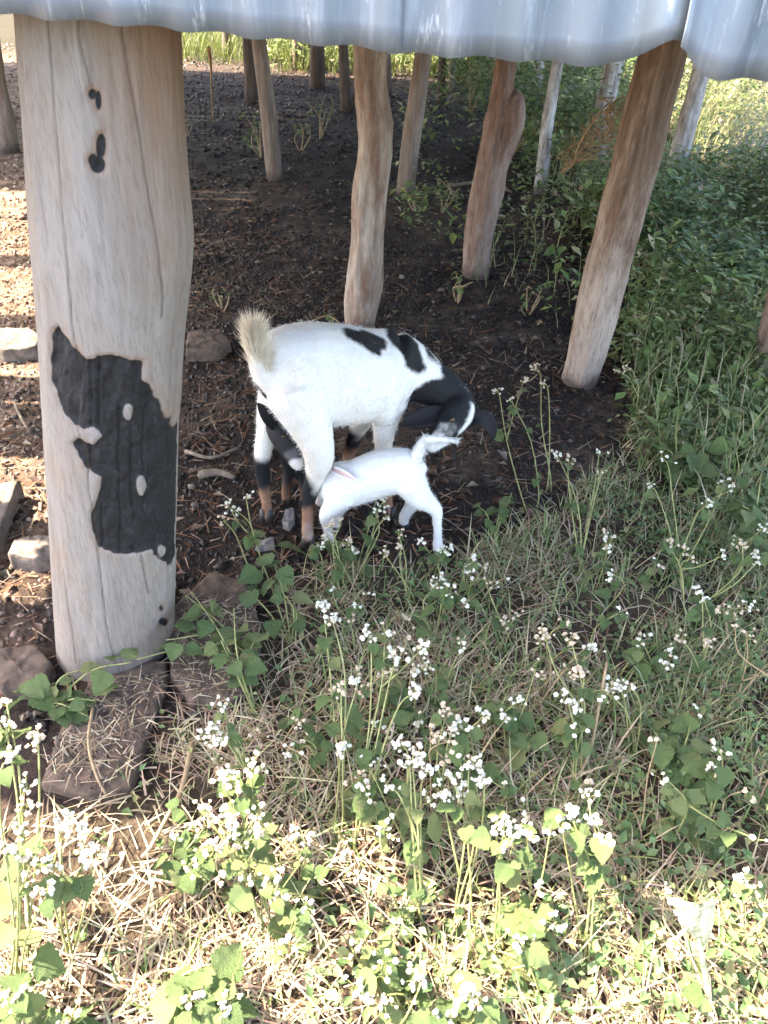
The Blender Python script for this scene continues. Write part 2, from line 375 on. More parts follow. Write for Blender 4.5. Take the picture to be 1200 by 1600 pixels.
# ------------------------------------------------------------------ ground: one sheet, fine where the camera looks, out to the horizon
xs = np.concatenate([[-300, -150, -80, -45, -28, -18, -12, -8, -6], np.arange(-5, -1.6, .12), np.arange(-1.6, 2.2, .028), np.arange(2.2, 6, .12), [7, 9, 12, 18, 28, 45, 80, 150, 300]])
ys = np.concatenate([[-300, -100, -40, -15, -6, -2, -.8, -.3], np.arange(0, 3.2, .028), np.arange(3.2, 12, .09), [13, 15, 18, 23, 30, 45, 80, 150, 300]])
gx, gy = np.meshgrid(xs, ys); gx = gx.ravel(); gy = gy.ravel()
gp = np.stack([gx, gy, np.zeros_like(gx)], 1); gz = ground_z(gx, gy)
nx = len(xs); ii = (np.arange(len(ys) - 1)[:, None] * nx + np.arange(nx - 1)[None]).ravel()
me = make_mesh('ground', np.stack([gx, gy, gz], 1), np.stack([ii, ii + 1, ii + nx + 1, ii + nx], 1), M['soil'])
nz_ = fbm(gp * 2.5, 21, 3) - .5
litter = np.clip((-.72 - .3 * np.clip(gy - 1.2, 0, 5) - gx + nz_ * .7) / .3, 0, 1) * (gy > .9)  # pale litter on the left, also painting in the sunlit strip's brightness
red = np.clip((fbm(gp * 3.4, 31, 4) - .52) * 5, 0, .3) * (gy > 1.9) * (gy < 5)
litter = np.maximum(np.maximum(litter, red), np.clip((gy - 8.2) / .8, 0, 1) * .3)
fr = region(gp, FRONT) | (gy < .35)
litter = np.where(fr, .3, litter)
green = np.where(region(gp, THICKET), .85, 0) + np.where(fr, .45, 0) + np.clip((gy - 8.6) / .6, 0, 1)
set_float(me, 'litter', np.clip(litter, 0, 1)); set_float(me, 'green', np.clip(green, 0, 1))
kind(link('ground', me), 'structure')

# ------------------------------------------------------------------ raised shed: corrugated cladding over a board deck on stilts
DZ = 1.338
X0, X1, YF, YB = -1.97, 1.66, 1.0, 8.7
shed = thing('raised_shed', 'raised shed clad in grey corrugated iron above the goats', 'shed', (0, YF, DZ))
def sheet(x0, x1, y, z0, h, yaw=None, off=0, notch=None, lower=0, skirt=False):
    pitch, amp = .076, .0085; xs = np.arange(x0, x1 + 1e-6, pitch / 10); zs = np.linspace(0, h, 10); V = []; F = []
    for iz, z in enumerate(zs):
        for x in xs:
            zz = z0 + z - ((1 - iz / (len(zs) - 1)) * float(np.interp(x, [-.46, 0, .5], [.008, .026, .031])) if skirt else 0); yy = y + off + amp * math.sin(2 * math.pi * x / pitch)
            if iz == 0:
                zz += .0006 * math.sin(x * 17) + .0012 * math.sin(2 * math.pi * x / pitch + 1)
            if notch: 
                g = math.exp(-((x - notch) / .034) ** 2); gl = math.exp(-((x - notch) / .05) ** 2) * math.exp(-(z / .12) ** 2)
                if iz < 4: zz += .034 * g * (1 - iz / 4)
                yy -= .03 * gl
            V.append((x, yy, zz))
    n = len(xs)
    for i in range(len(zs) - 1):
        for k in range(n - 1): F.append((i * n + k, i * n + k + 1, (i + 1) * n + k + 1, (i + 1) * n + k))
    return np.array(V), F
def add_sheet(V, F, name='corrugated_sheet'):
    o = part(name, V, F, M['zinc'], shed); md = o.modifiers.new('thickness', 'SOLIDIFY'); md.thickness = .0012; return o
FH = .2  # low wall, its unseen top set by where the shade should end
for x0, x1, off, nt_, dz in ((-1.97, -1.22, 0, None, .012), (-1.24, -.5, .002, None, .008), (-.52, .003, -.003, None, .003), (-.02, .335, .001, .293, 0), (.30, 1.1, -.016, .293, -.004), (1.08, 1.66, .002, None, -.004)):
    add_sheet(*sheet(x0, x1, YF, DZ - .006 + dz, FH, off=off, notch=nt_, skirt=True))
def side_sheet(x, y0, y1):
    V, F = sheet(y0, y1, 0, DZ - .006, FH); V = np.stack([x + V[:, 1], V[:, 0], V[:, 2]], 1); return V, F
for k in range(10):
    a = YF + .02 + k * .84; add_sheet(*side_sheet(X1 + .012 if a < 5.2 else .97, a, min(a + .86, YB)))
    add_sheet(*side_sheet(X0 - .012 if a < 4.4 else -6.22, a, min(a + .86, YB)))  # back walls step out of view with the shade-shaping board ends
for k in range(4): add_sheet(*sheet(X0 + k * .8, min(X0 + k * .8 + .82, .96), YB + .012, DZ - .006, FH))
for k in range(5):                                                # roof sheets across the top, fronts staggered unseen to break the shade line
    V, F = sheet(X0 - .05 + k * .8, X0 - .05 + k * .8 + .82, 0, 0, (YB if k < 3 else 5.95) - YF + .02); ov = (.0, -.1, .03, -.08, .05, -.03)[k]; V = np.stack([V[:, 0], YF - .01 + ov + V[:, 2] * (1 - ov / 8), DZ + FH + .02 + V[:, 1] + .004 * (k % 2)], 1); add_sheet(V, F, 'roof_sheet')
M['board'] = mat_wood('deck_timber', [(.25, (.07, .05, .04)), (.75, (.2, .15, .12))], base=False)
SHADOW_ROWS = [(1.28, 1.6), (1.72, 1.92), (2.1, 2.72), (3.0, 3.16), (3.62, 3.8), (4.05, 4.4)]   # rows where unseen boards are run out left to cast shadow bands
y = YF + .03
while y < YB:
    wd = random.uniform(.13, .2); yc = y + wd / 2
    xl = -6.2 if yc > 4.85 else (-2.75 if yc > 3.4 else (-2.3 if yc > 2.3 else X0 + .01)); xr = X1 - .01 if yc < 5.9 else .95  # hidden board ends placed to set where shade falls on the ground
    for a_, b_ in SHADOW_ROWS:
        if a_ < yc < b_: xl = -3.1 + random.uniform(-.2, .2)
    V, F = box(((xl + xr) / 2, yc, DZ + .02), (xr - xl, wd - (.012 if random.random() < .25 else .004), .03)); part('deck_board', V, F, M['board'], shed, smooth=False)
    y += wd
for x in (-1.3, -.2, .75):
    V, F = loft([(x, YF + .1, DZ + .09), (x, 5, DZ + .095), (x, YB - .1, DZ + .09)], .05, n=10); part('joist', V, F, M['bark_grey'], shed)
# ------------------------------------------------------------------ big burnt pillar
TAB = [(1.345, -.5297, -.3044), (1.3012, -0.5381, -0.3083), (1.2317, -0.5515, -0.3144), (1.1645, -0.5647, -0.3207), (1.0724, -0.5833, -0.3261), (1.0019, -0.5974, -0.3291), (0.9255, -0.6116, -0.3433), (0.8299, -0.6303, -0.366), (0.7107, -0.6558, -0.3894), (0.5769, -0.6844, -0.4118), (0.4433, -0.7122, -0.4333), (0.2731, -0.7486, -0.4617), (0.1234, -0.7804, -0.4862), (-0.0444, -0.8161, -0.5103), (-0.1498, -0.8391, -0.5255)]
CHAR = [(-0.465, 0.8915), (-0.273, 0.8741), (-0.039, 0.8443), (0.14, 0.8485), (0.316, 0.8515), (0.535, 0.8371), (0.658, 0.8264), (0.651, 0.7909), (0.794, 0.7622), (0.879, 0.7105), (1.005, 0.6519), (1.15, 0.5853), (1.15, 0.4872), (1.15, 0.2991), (0.975, 0.2687), (0.922, 0.3231), (0.793, 0.3576), (0.755, 0.3835), (0.521, 0.3914), (0.301, 0.4026), (0.097, 0.4219), (-0.007, 0.4506), (-0.032, 0.5063), (0.082, 0.5556), (0.131, 0.5977), (-0.081, 0.6215), (-0.203, 0.6432), (-0.262, 0.6708), (-0.175, 0.6843), (0.04, 0.6708), (0.173, 0.6897), (0.046, 0.7102), (-0.1, 0.7047), (-0.223, 0.7127), (-0.429, 0.7329), (-0.521, 0.7684), (-0.616, 0.7804), (-0.617, 0.8272), (-0.546, 0.8717)]
HOLES = [[(0.564, 0.731), (0.554, 0.7206), (0.522, 0.7153), (0.482, 0.717), (0.448, 0.7251), (0.434, 0.7365), (0.446, 0.7469), (0.478, 0.7524), (0.518, 0.7508), (0.551, 0.7426)], [(0.714, 0.555), (0.703, 0.5403), (0.675, 0.5333), (0.639, 0.5365), (0.61, 0.5485), (0.599, 0.5648), (0.61, 0.5793), (0.639, 0.5865), (0.674, 0.5836), (0.703, 0.5715)], [(0.938, 0.3406), (0.931, 0.333), (0.909, 0.3333), (0.881, 0.3408), (0.857, 0.3524), (0.847, 0.3643), (0.856, 0.3723), (0.879, 0.3733), (0.907, 0.3663), (0.929, 0.3536)]]
SPOTS = [[(0.25, 1.23), (0.238, 1.2261), (0.211, 1.2236), (0.178, 1.2236), (0.152, 1.226), (0.144, 1.2299), (0.156, 1.2339), (0.185, 1.2363), (0.217, 1.2363), (0.242, 1.2339)], [(0.299, 1.2224), (0.288, 1.2154), (0.266, 1.211), (0.242, 1.211), (0.224, 1.2154), (0.22, 1.2225), (0.231, 1.2296), (0.253, 1.2339), (0.278, 1.2338), (0.295, 1.2295)], [(0.318, 1.1663), (0.301, 1.1559), (0.268, 1.1496), (0.231, 1.1497), (0.204, 1.1562), (0.199, 1.1666), (0.215, 1.1769), (0.248, 1.1832), (0.285, 1.1831), (0.311, 1.1767)], [(0.209, 1.1496), (0.196, 1.1444), (0.167, 1.1411), (0.133, 1.1411), (0.108, 1.1443), (0.1, 1.1496), (0.114, 1.1549), (0.143, 1.1581), (0.177, 1.1582), (0.202, 1.1549)], [(0.304, 1.142), (0.283, 1.1353), (0.234, 1.1312), (0.176, 1.1313), (0.131, 1.1355), (0.116, 1.1423), (0.139, 1.149), (0.189, 1.1532), (0.247, 1.1531), (0.291, 1.1488)], [(0.933, 0.1617), (0.929, 0.1566), (0.92, 0.1562), (0.908, 0.1604), (0.898, 0.1677), (0.893, 0.1754), (0.897, 0.1806), (0.907, 0.1814), (0.919, 0.1772), (0.929, 0.1697)], [(0.983, 0.0859), (0.976, 0.0822), (0.955, 0.0896), (0.925, 0.1032), (0.9, 0.1182), (0.889, 0.1308), (0.899, 0.1367), (0.925, 0.1331), (0.955, 0.1196), (0.976, 0.101)]]
CRACKS = [[(-0.289, 1.312), (-0.268, 1.2638), (-0.272, 1.1242), (-0.244, 0.9154), (-0.188, 0.8761), (-0.126, 0.8082), (-0.187, 0.7096), (-0.078, 0.6359), (0.038, 0.4509), (0.188, 0.1553), (0.371, 0.0181)], [(0.54, 1.3075), (0.641, 1.216), (0.729, 1.0802), (0.799, 0.8987)], [(-0.547, 0.3448), (-0.404, 0.1376), (-0.356, 0.0528)], [(0.098, 1.3143), (0.082, 1.2939), (0.215, 1.2374)], [(0.645, 0.3825), (0.748, 0.255)]]
PYC = 1.2
def build_pillar():
    zs = np.arange(-.06, 1.333, .004); tz = np.array([q[0] for q in TAB])[::-1]; tl = np.array([q[1] for q in TAB])[::-1]; tr = np.array([q[2] for q in TAB])[::-1]
    l = smooth_interp(zs, tz, tl); r = smooth_interp(zs, tz, tr); cx = (l + r) / 2; rad = (r - l) / 2 * .945
    th = np.concatenate([np.linspace(-R(115), R(115), 190), np.linspace(R(115), R(245), 26)[1:-1]])  # 0 faces the camera
    n = len(th); Zg = np.repeat(zs, n); TH = np.tile(th, len(zs)); CX = np.repeat(cx, n); RD = np.repeat(rad, n)
    u = np.where(np.cos(TH) > 0, np.sin(TH), np.sign(np.sin(TH)) * (1 + .1 * (np.abs(TH) - math.pi / 2)))
    Pn = np.stack([np.cos(TH) * 2.2, np.sin(TH) * 2.2, Zg * 1.6], 1)
    wob = (fbm(Pn * 2, 3, 3) - .5) * .006 + (fbm(np.stack([np.cos(TH) * 14, np.sin(TH) * 14, Zg * 4], 1), 8, 3) - .5) * .0022
    jit = (fbm(np.stack([u * 8, Zg * 40, u * 0], 1), 4, 3) - .5)
    U = u + jit * .08; ZZ = Zg + (fbm(np.stack([u * 9 + 31, Zg * 44, u * 0], 1), 6, 3) - .5) * .012
    def mask(poly, jj=1.0):
        p2 = [(a * .12, b_) for a, b_ in poly]; ux = (u + (U - u) * jj) * .12; zx = Zg + (ZZ - Zg) * jj
        d = polydist(ux, zx, p2); ins = inpoly(ux, zx, p2)
        return np.clip(.5 + np.where(ins, d, -d) / .011, 0, 1)
    ch = mask(CHAR)
    for h in HOLES: ch = np.minimum(ch, 1 - mask(h, .4))
    for s_ in SPOTS: ch = np.maximum(ch, mask(s_, .35))
    cr = np.zeros_like(u)
    for c in CRACKS:
        d = polydist(u * .12 + (fbm(np.stack([Zg * 14, Zg * 0, Zg * 0], 1), 2, 2) - .5) * .006, Zg, [(a * .12, b_) for a, b_ in c], False)
        cr = np.maximum(cr, np.clip(1.1 - d / .002, 0, 1))
    front = np.cos(TH) > -.4
    pc = [(a * .12, b_) for a, b_ in CHAR]; halo = np.exp(-polydist(U * .12, ZZ, pc) / .007) * .4 * np.clip(fbm(np.stack([u * 7, Zg * 30, u * 0], 1), 23, 3) * 2.2 - .5, 0, 1)
    for s_ in SPOTS: halo = np.maximum(halo, .5 * np.exp(-polydist(u * .12, Zg, [(a * .12, b_) for a, b_ in s_]) / .004))
    ch *= front; cr *= front
    dep = wob - .007 * ch + .009 * ch * (fbm(np.stack([u * 9, Zg * 40, u * 0], 1), 14, 3) - .5) - .0022 * cr
    for gx_ in (-.02, .12, .38, .56, .7):                        # checks in the char
        g = np.clip(1 - np.abs(u - gx_ - (vnoise(np.stack([Zg * 22, Zg * 0 + gx_ * 9, Zg * 0], 1), 3) - .5) * .05) / .022, 0, 1) * ch * (vnoise(np.stack([Zg * 9, Zg * 0 + gx_ * 7, Zg * 0], 1), 5) > .35); dep -= .006 * g
    rr = RD + dep
    V = np.stack([CX + np.sin(TH) * rr, PYC - np.cos(TH) * rr, Zg], 1)
    i = (np.arange(len(zs) - 1)[:, None] * n); k = np.arange(n); k2 = (k + 1) % n
    F = np.stack([i + k, i + k2, i + n + k2, i + n + k], 2).reshape(-1, 4)
    base = (cx[15], PYC, 0)
    p = thing('burnt_pillar', 'thick pale log pillar with a large black burnt patch on its front', 'pillar', base)
    o = part('trunk', V, F, M['pillar'], p)
    set_float(o.data, 'char', ch); set_float(o.data, 'crack', np.clip(cr * .65, 0, 1))
    br = np.clip((Zg - .93) / .3, 0, 1) * np.clip((u - .35 + (fbm(Pn * 1.3, 6, 3) - .5) * .8) / .4, 0, 1) * .42 + np.clip((.3 - Zg) / .5, 0, 1) * .35 * fbm(Pn * 2, 9, 3)
    set_float(o.data, 'brown', np.clip(np.maximum(br, halo * front), 0, 1))
    top = np.vstack([V[-n:], [[cx[-1], PYC, 1.334]]]); part('top_cut', top, [(a, (a + 1) % n, n) for a in range(n)], M['bark_grey'], p)
build_pillar()

# ------------------------------------------------------------------ stilts
def post(label, base, top, wb, wt, mat, mid=(), lumps=.01, fork=None, seed=1, cat='post', dtop=0.0, sub=True):
    B = atz(*base); kb = FPX / proj(B)[2]
    T = aty(*top, B[1] + dtop); kt = FPX / proj(T)[2]
    D = (T - B); B0 = B - D * .06; P = [B0, B]; Rr = [wb / 2 / kb, wb / 2 / kb]
    for (mx, my, mw) in mid:
        q = aty(mx, my, B[1] + dtop * (base[1] - my) / (base[1] - top[1])); P.append(q); Rr.append(mw / 2 / (FPX / proj(q)[2]))
    P.append(T); Rr.append(wt / 2 / kt)
    if T[2] < DZ - .02:
        s = (DZ - .01 - T[2]) / max(.2, (T[2] - P[-2][2])); P.append(T + (T - P[-2]) * s); Rr.append(wt / 2 / kt)
    P = np.array(P); n = 44; dn = 90
    t_ = np.concatenate([[0], np.cumsum(np.linalg.norm(np.diff(P, axis=0), axis=1))]); tt = np.linspace(0, t_[-1], dn)
    Pd = np.stack([smooth_interp(tt, t_, P[:, i]) for i in range(3)], 1); Rd = smooth_interp(tt, t_, np.array(Rr))
    V, F = loft(Pd, Rd, n=n)
    cen = np.vstack([np.repeat(Pd, n, 0), Pd[[0, -1]]]); nv = V - cen; nr = np.linalg.norm(nv, axis=1)[:, None] + 1e-9
    r0 = np.mean(Rr); dsp = (fbm(np.concatenate([nv[:, :2] / r0 * 1.2, V[:, 2:] * 5], 1), seed * 3, 4) - .5) * lumps * 2.4 + (fbm(np.concatenate([nv[:, :2] / r0 * 6, V[:, 2:] * 5], 1), seed * 5, 3) - .5) * lumps * .7
    V = V + nv / nr * (dsp + (fbm(np.concatenate([nv[:, :2] / r0 * 7, V[:, 2:] * 2.2], 1), seed * 7, 3) - .5) * (.0035 + lumps * .35))[:, None]
    th_ = thing('timber_post', label, cat, B, 'stilt posts under the shed')
    o = part('trunk', V, F, M[mat], th_)
    if fork is not None:
        for (pts, rs) in fork:
            Pf = [aty(a, b_, B[1] + yy) for a, b_, yy in pts]; V, F = loft(Pf, rs, n=14, dense=14); part('branch_stub', V, F, M[mat], th_)
    return th_
post('reddish brown post leaning right, its top poking up under the raised sheet', (906, 594), (1036, 84), 58, 72, 'bark_orange', [(942, 450, 66), (985, 280, 70)], .011, seed=2)
post('crooked pale barked post standing directly behind the goat', (563, 516), (578, 64), 42, 58, 'bark_pale', [(570, 430, 50), (573, 370, 50), (577, 300, 52), (584, 215, 52), (578, 130, 54)], .017, seed=3)
post('forked dark red post with a swollen stub on its right', (741, 430), (790, 92), 40, 34, 'bark_red', [(752, 350, 46), (768, 270, 47), (782, 200, 52), (786, 150, 38)], .014, fork=[([(782, 240, .01), (797, 195, -.02), (804, 160, -.02), (801, 143, 0)], [.055, .062, .045, .022])], seed=4)
post('slim straight grey post between the burnt pillar and the pale crooked post', (430, 280), (403, 55), 25, 23, 'bark_grey', [(420, 180, 25)], .005, seed=5)
post('bent grey post at the left of the burnt pillar', (12, 236), (-6, 88), 34, 18, 'bark_grey', [(8, 190, 30), (-1, 130, 20)], .006, seed=6)
post('smooth brown post just right of the pale crooked post', (632, 306), (663, 74), 28, 27, 'bark_grey', [(645, 200, 30)], .005, seed=7)
post('thin post with white lichen down its length, right of the forked post', (843, 302), (871, 100), 20, 18, 'bark_lichen', [(853, 210, 19)], .005, seed=8)
post('dark post with a lichen streak behind the hanging dry vine', (926, 268), (958, 106), 32, 28, 'bark_lichen', [(942, 180, 31)], .006, seed=9)
post('white blotched post in the green thicket right of the reddish brown post', (1042, 335), (1096, 112), 32, 27, 'bark_lichen', [(1066, 220, 31)], .006, seed=10)
post('reddish post cut off by the right edge of the picture', (1197, 594), (1290, 180), 48, 54, 'bark_red', [(1235, 420, 50)], .007, seed=11)
post('thin dark post with a curved root at its foot, left behind the pale crooked post', (540, 172), (536, 70), 17, 15, 'bark_dark', [], .005, fork=[([(541, 172, 0), (550, 165, 0), (555, 148, 0), (557, 140, 0)], [.03, .022, .016, .012])], seed=12)
post('stout dark post far back, second left of the pale crooked post', (496, 136), (496, 68), 24, 22, 'bark_dark', [], .006, seed=13)
post('dark post close behind the slim straight grey post', (393, 156), (388, 56), 20, 18, 'bark_dark', [], .006, seed=14)
post('far brown post beside the sunny grass, third left of the pale crooked post', (465, 106), (465, 66), 18, 17, 'bark_grey', [], .005, seed=15)
post('farthest small post next to the burnt pillar top', (354, 86), (354, 52), 15, 14, 'bark_grey', [], .005, seed=16)
post('thin almost black post right behind the smooth brown post', (688, 160), (692, 80), 13, 12, 'bark_dark', [], .004, seed=17)
post('far grey post at the edge of the thicket, second right of the smooth brown post', (705, 142), (710, 80), 11, 11, 'bark_grey', [], .004, seed=18)
post('thin pale post between the forked post and the thin lichen post', (834, 205), (843, 94), 14, 14, 'bark_lichen', [], .004, seed=19)
post('thin far post half hidden by the pale crooked post', (606, 150), (604, 76), 13, 12, 'bark_grey', [], .004, seed=20)

# ------------------------------------------------------------------ animals
M['tailhair'] = mat_foliage('tail_hair', .5, .6)
def body_mesh(name, pieces, voxel, smooth_it=5):
    g = Geo()
    for V, F in pieces: g.add(V, F)
    V, F = g.get(); me = make_mesh(name + '_raw', V, F); o = bpy.data.objects.new(name + '_raw', me); C.objects.link(o)
    m1 = o.modifiers.new('r', 'REMESH'); m1.mode = 'VOXEL'; m1.voxel_size = voxel
    m2 = o.modifiers.new('s', 'SMOOTH'); m2.factor = .5; m2.iterations = smooth_it
    dg = bpy.context.evaluated_depsgraph_get(); me2 = bpy.data.meshes.new_from_object(o.evaluated_get(dg)); me2.name = name
    bpy.data.objects.remove(o); bpy.data.meshes.remove(me)
    n = len(me2.vertices); co = np.empty(n * 3, np.float32); me2.vertices.foreach_get('co', co)
    me2.polygons.foreach_set('use_smooth', np.full(len(me2.polygons), True)); return me2, co.reshape(-1, 3).astype(float)
def normals(me):
    n = len(me.vertices); a = np.empty(n * 3, np.float32); me.vertices.foreach_get('normal', a); return a.reshape(-1, 3).astype(float)
def L3(lst, n=14, dense=None, lat=1.0):                          # (px, py, Y, r) or (px, py, Y, rv, rl)
    P = [aty(q[0], q[1], q[2]) for q in lst]; rv = [q[3] for q in lst]; rl = [q[4] if len(q) > 4 else q[3] * lat for q in lst]
    return loft(P, rv, rl, n=n, dense=dense or 3 * len(lst))
def seg_d(P, a, b_):
    a = np.asarray(a); b_ = np.asarray(b_); v = b_ - a; t = np.clip(((P - a) @ v) / (v @ v + 1e-12), 0, 1); return np.linalg.norm(P - a - t[:, None] * v, axis=1)
def fuzz(P, N, col, n, length, wid, bias, keep=None):
    idx = rng.integers(0, len(P), n)
    if keep is not None: idx = idx[keep[idx]]
    n = len(idx); p = P[idx] + rng.normal(0, .002, (n, 3)); d = N[idx] * .45 + bias + rng.normal(0, .22, (n, 3)); d /= np.linalg.norm(d, axis=1)[:, None]
    s = np.cross(d, rng.normal(0, 1, (n, 3))); s /= np.linalg.norm(s, axis=1)[:, None] + 1e-9
    L = (length * rng.uniform(.5, 1.2, n))[:, None]; V = np.stack([p - s * wid, p + s * wid, p + d * L], 1).reshape(-1, 3)
    return V, np.arange(3 * n).reshape(-1, 3), np.repeat(col[idx] * rng.uniform(.88, 1.02, (n, 1)), 3, 0)

WHITE, BLACK, TAN, CREAM = np.array([.7, .69, .675]), np.array([.012, .012, .014]), np.array([.26, .135, .085]), np.array([.7, .58, .45])
def build_goat():
    body = L3([(417, 588, 1.615, .055, .05), (432, 580, 1.645, .105, .09), (470, 583, 1.685, .132, .118), (530, 587, 1.745, .137, .124), (585, 587, 1.805, .123, .108), (622, 586, 1.845, .1, .082), (648, 592, 1.87, .066, .052)], 22, 30)
    neck = L3([(612, 570, 1.83, .098, .08), (640, 580, 1.845, .083, .066), (672, 598, 1.845, .066, .052), (704, 618, 1.83, .055, .046), (724, 640, 1.805, .045, .043)], 16, 18)
    head = L3([(722, 634, 1.81, .044, .044), (715, 646, 1.78, .053, .048), (703, 663, 1.752, .050, .042), (690, 679, 1.725, .039, .034), (676, 692, 1.70, .031, .028), (667, 699, 1.69, .022, .023)], 16, 22)
    nh = L3([(462, 610, 1.625, .083), (479, 650, 1.60, .066), (494, 690, 1.585, .047), (498, 718, 1.59, .039), (495, 742, 1.60, .030), (487, 764, 1.60, .0245), (482, 788, 1.595, .0185), (481, 812, 1.58, .0165), (481, 834, 1.568, .0185), (482, 843, 1.565, .018)], 14)
    fh = L3([(448, 610, 1.72, .08), (428, 652, 1.715, .052), (415, 688, 1.70, .029), (409, 728, 1.705, .0235), (413, 760, 1.695, .0175), (417, 790, 1.68, .016), (417, 806, 1.672, .0185), (417, 812, 1.67, .018)], 14)
    nf = L3([(608, 625, 1.80, .058), (602, 662, 1.79, .039), (599, 700, 1.775, .027), (600, 735, 1.755, .024), (604, 770, 1.735, .0165), (607, 795, 1.715, .018), (608, 803, 1.71, .018)], 14)
    ff = L3([(590, 620, 1.89, .055), (566, 655, 1.905, .034), (553, 685, 1.905, .024), (547, 705, 1.90, .02), (540, 725, 1.89, .0165), (535, 742, 1.88, .0175)], 14)
    hips = [L3([(440, 550, 1.645, .03), (456, 540, 1.675, .036), (470, 536, 1.69, .03)], 12), L3([(450, 536, 1.69, .04), (500, 526, 1.75, .035), (560, 531, 1.80, .034), (612, 538, 1.835, .04)], 12), L3([(606, 598, 1.75, .04), (600, 630, 1.755, .045), (600, 652, 1.77, .035)], 12)]
    me, P = body_mesh('body', [body, neck, head, nh, fh, nf, ff] + hips, .0065, 7)
    me.update(); N0 = normals(me); q0 = aty(540, 587, 1.75); fw = aty(600, 587, 1.81) - aty(480, 587, 1.69); fw /= np.linalg.norm(fw); sx = (P - q0) @ fw; zc = np.abs(P[:, 2] - q0[2])
    rib = np.sin(sx * 2 * math.pi / .038 + P[:, 2] * 9) * .0013 * np.clip(1 - zc / .12, 0, 1) * np.clip(1 - np.abs(sx - .02) / .13, 0, 1)
    dv = rib + (fbm(P * 13, 61, 3) - .5) * .008 + (fbm(P * 45, 62, 2) - .5) * .003; P = P + N0 * dv[:, None]; me.vertices.foreach_set('co', P.astype(np.float32).ravel()); me.update()
    c = np.tile(WHITE, (len(P), 1)); nz = (fbm(P * 22, 5, 3) - .5); dirt = np.clip((fbm(P * np.array([13, 13, 8]), 44, 4) - .5) * 3, 0, 1)[:, None] * .42; c = c * (1 - dirt) + np.array([.6, .5, .4]) * dirt
    nzf = fbm(P * np.array([160, 160, 60]), 15, 2) - .5
    def capsule(a, b_, r, colr, amp=.03, soft=.010):
        d = seg_d(P, aty(*a), aty(*b_)) + nz * amp + nzf * .008 - r
        k = np.clip(.5 - d / soft, 0, 1)[:, None]; c[:] = c * (1 - k) + colr * k
    cream = np.clip((fbm(P * 7, 9, 3) - .45) * 2.2, 0, .35)[:, None] * np.clip((.42 - P[:, 2:]) / .2, 0, 1); c[:] = c * (1 - cream) + np.array([.74, .6, .46]) * cream
    capsule((556, 510, 1.73), (592, 533, 1.72), .034, BLACK); capsule((575, 512, 1.76), (600, 528, 1.76), .025, BLACK)
    capsule((622, 521, 1.83), (645, 556, 1.80), .036, BLACK); capsule((645, 550, 1.80), (661, 574, 1.785), .026, BLACK, .02); capsule((664, 556, 1.84), (680, 572, 1.85), .018, BLACK, .015)
    capsule((690, 630, 1.77), (722, 640, 1.79), .066, BLACK); capsule((655, 622, 1.79), (690, 632, 1.77), .030, BLACK); capsule((698, 582, 1.85), (738, 632, 1.82), .036, BLACK)
    capsule((720, 645, 1.785), (672, 690, 1.73), .06, BLACK, .01)
    capsule((646, 628, 1.81), (662, 635, 1.80), .026, BLACK)
    capsule((738, 636, 1.77), (733, 655, 1.745), .014, WHITE, .016); capsule((733, 655, 1.745), (722, 675, 1.72), .008, WHITE, .012)
    capsule((710, 700, 1.69), (662, 706, 1.66), .018, WHITE, .016)
    for hock, low, foot in (((476, 748), (482, 788), 1.6), ((409, 720), (412, 760), 1.705), ((553, 683), (549, 700), 1.905)):
        capsule((*hock, foot), (*low, foot - .01), .036, BLACK, .03, .022)
    for a, b_ in (((482, 806, 1.585), (481, 850, 1.565)), ((415, 772, 1.69), (417, 815, 1.67)), ((546, 707, 1.9), (535, 748, 1.88)), ((605, 775, 1.73), (608, 806, 1.71))):
        capsule(a, b_, .030, TAN, .025, .024)
    capsule((432, 600, 1.62), (438, 655, 1.63), .017, BLACK, .012); capsule((410, 604, 1.64), (412, 614, 1.64), .016, BLACK, .01)
    
    loc = atz(500, 830); g = thing('goat', 'white adult goat with black head and neck lowering its face to the kid', 'goat', loc)
    set_col(me, c); me.materials.append(M['hide']); me.transform(Matrix.Translation(-Vector(loc))); N = normals(me); link('body', me, g)
    V, F, cc = fuzz(P, N, c, 20000, .008, .0006, np.array([-.55, -.1, -.45])); part('short_coat', V, F, M['hide'], g, cc)['kind'] = 'stuff'
    for q in ((482, 847, 1.565), (417, 815, 1.67), (608, 808, 1.71), (535, 748, 1.88)):
        b0 = aty(*q); b0 = np.array([b0[0], b0[1], 0]); G = Geo()
        for s in (-1, 1):
            V, F = loft([b0 + np.array([s * .009, .004, .034]), b0 + np.array([s * .010, -.002, .018]), b0 + np.array([s * .011, -.008, .001])], [.011, .013, .0145], [.009, .0105, .0115], n=10); G.add(V, F)
        part('hoof', *G.get(), M['hoof'], g)
    # tail: core and long hair
    tp = np.array([aty(421, 594, 1.62), aty(408, 574, 1.60), aty(400, 552, 1.59), aty(398, 532, 1.585)])
    V, F = loft(tp, [.024, .021, .017, .008], n=10, dense=9); tcol = np.tile(WHITE, (len(V), 1)); tl = part('tail', V, F, M['hide'], g, tcol)
    n = 3600; t = rng.uniform(0, 1, n) ** .8; k = t * 2.99; i0 = k.astype(int); f = (k - i0)[:, None]; b0 = tp[i0] * (1 - f) + tp[np.minimum(i0 + 1, 3)] * f
    rd = rng.normal(0, 1, (n, 3)); rd /= np.linalg.norm(rd, axis=1)[:, None]; b0 = b0 + rd * .014 * (1 - t[:, None] * .5)
    updir = np.array([-.05, -.02, 1.0]); d = updir * rng.uniform(.5, 1.0, (n, 1)) + rd * .3; d /= np.linalg.norm(d, axis=1)[:, None]
    s = np.cross(d, rng.normal(0, 1, (n, 3))); s /= np.linalg.norm(s, axis=1)[:, None]; L = rng.uniform(.04, .075, n)[:, None]
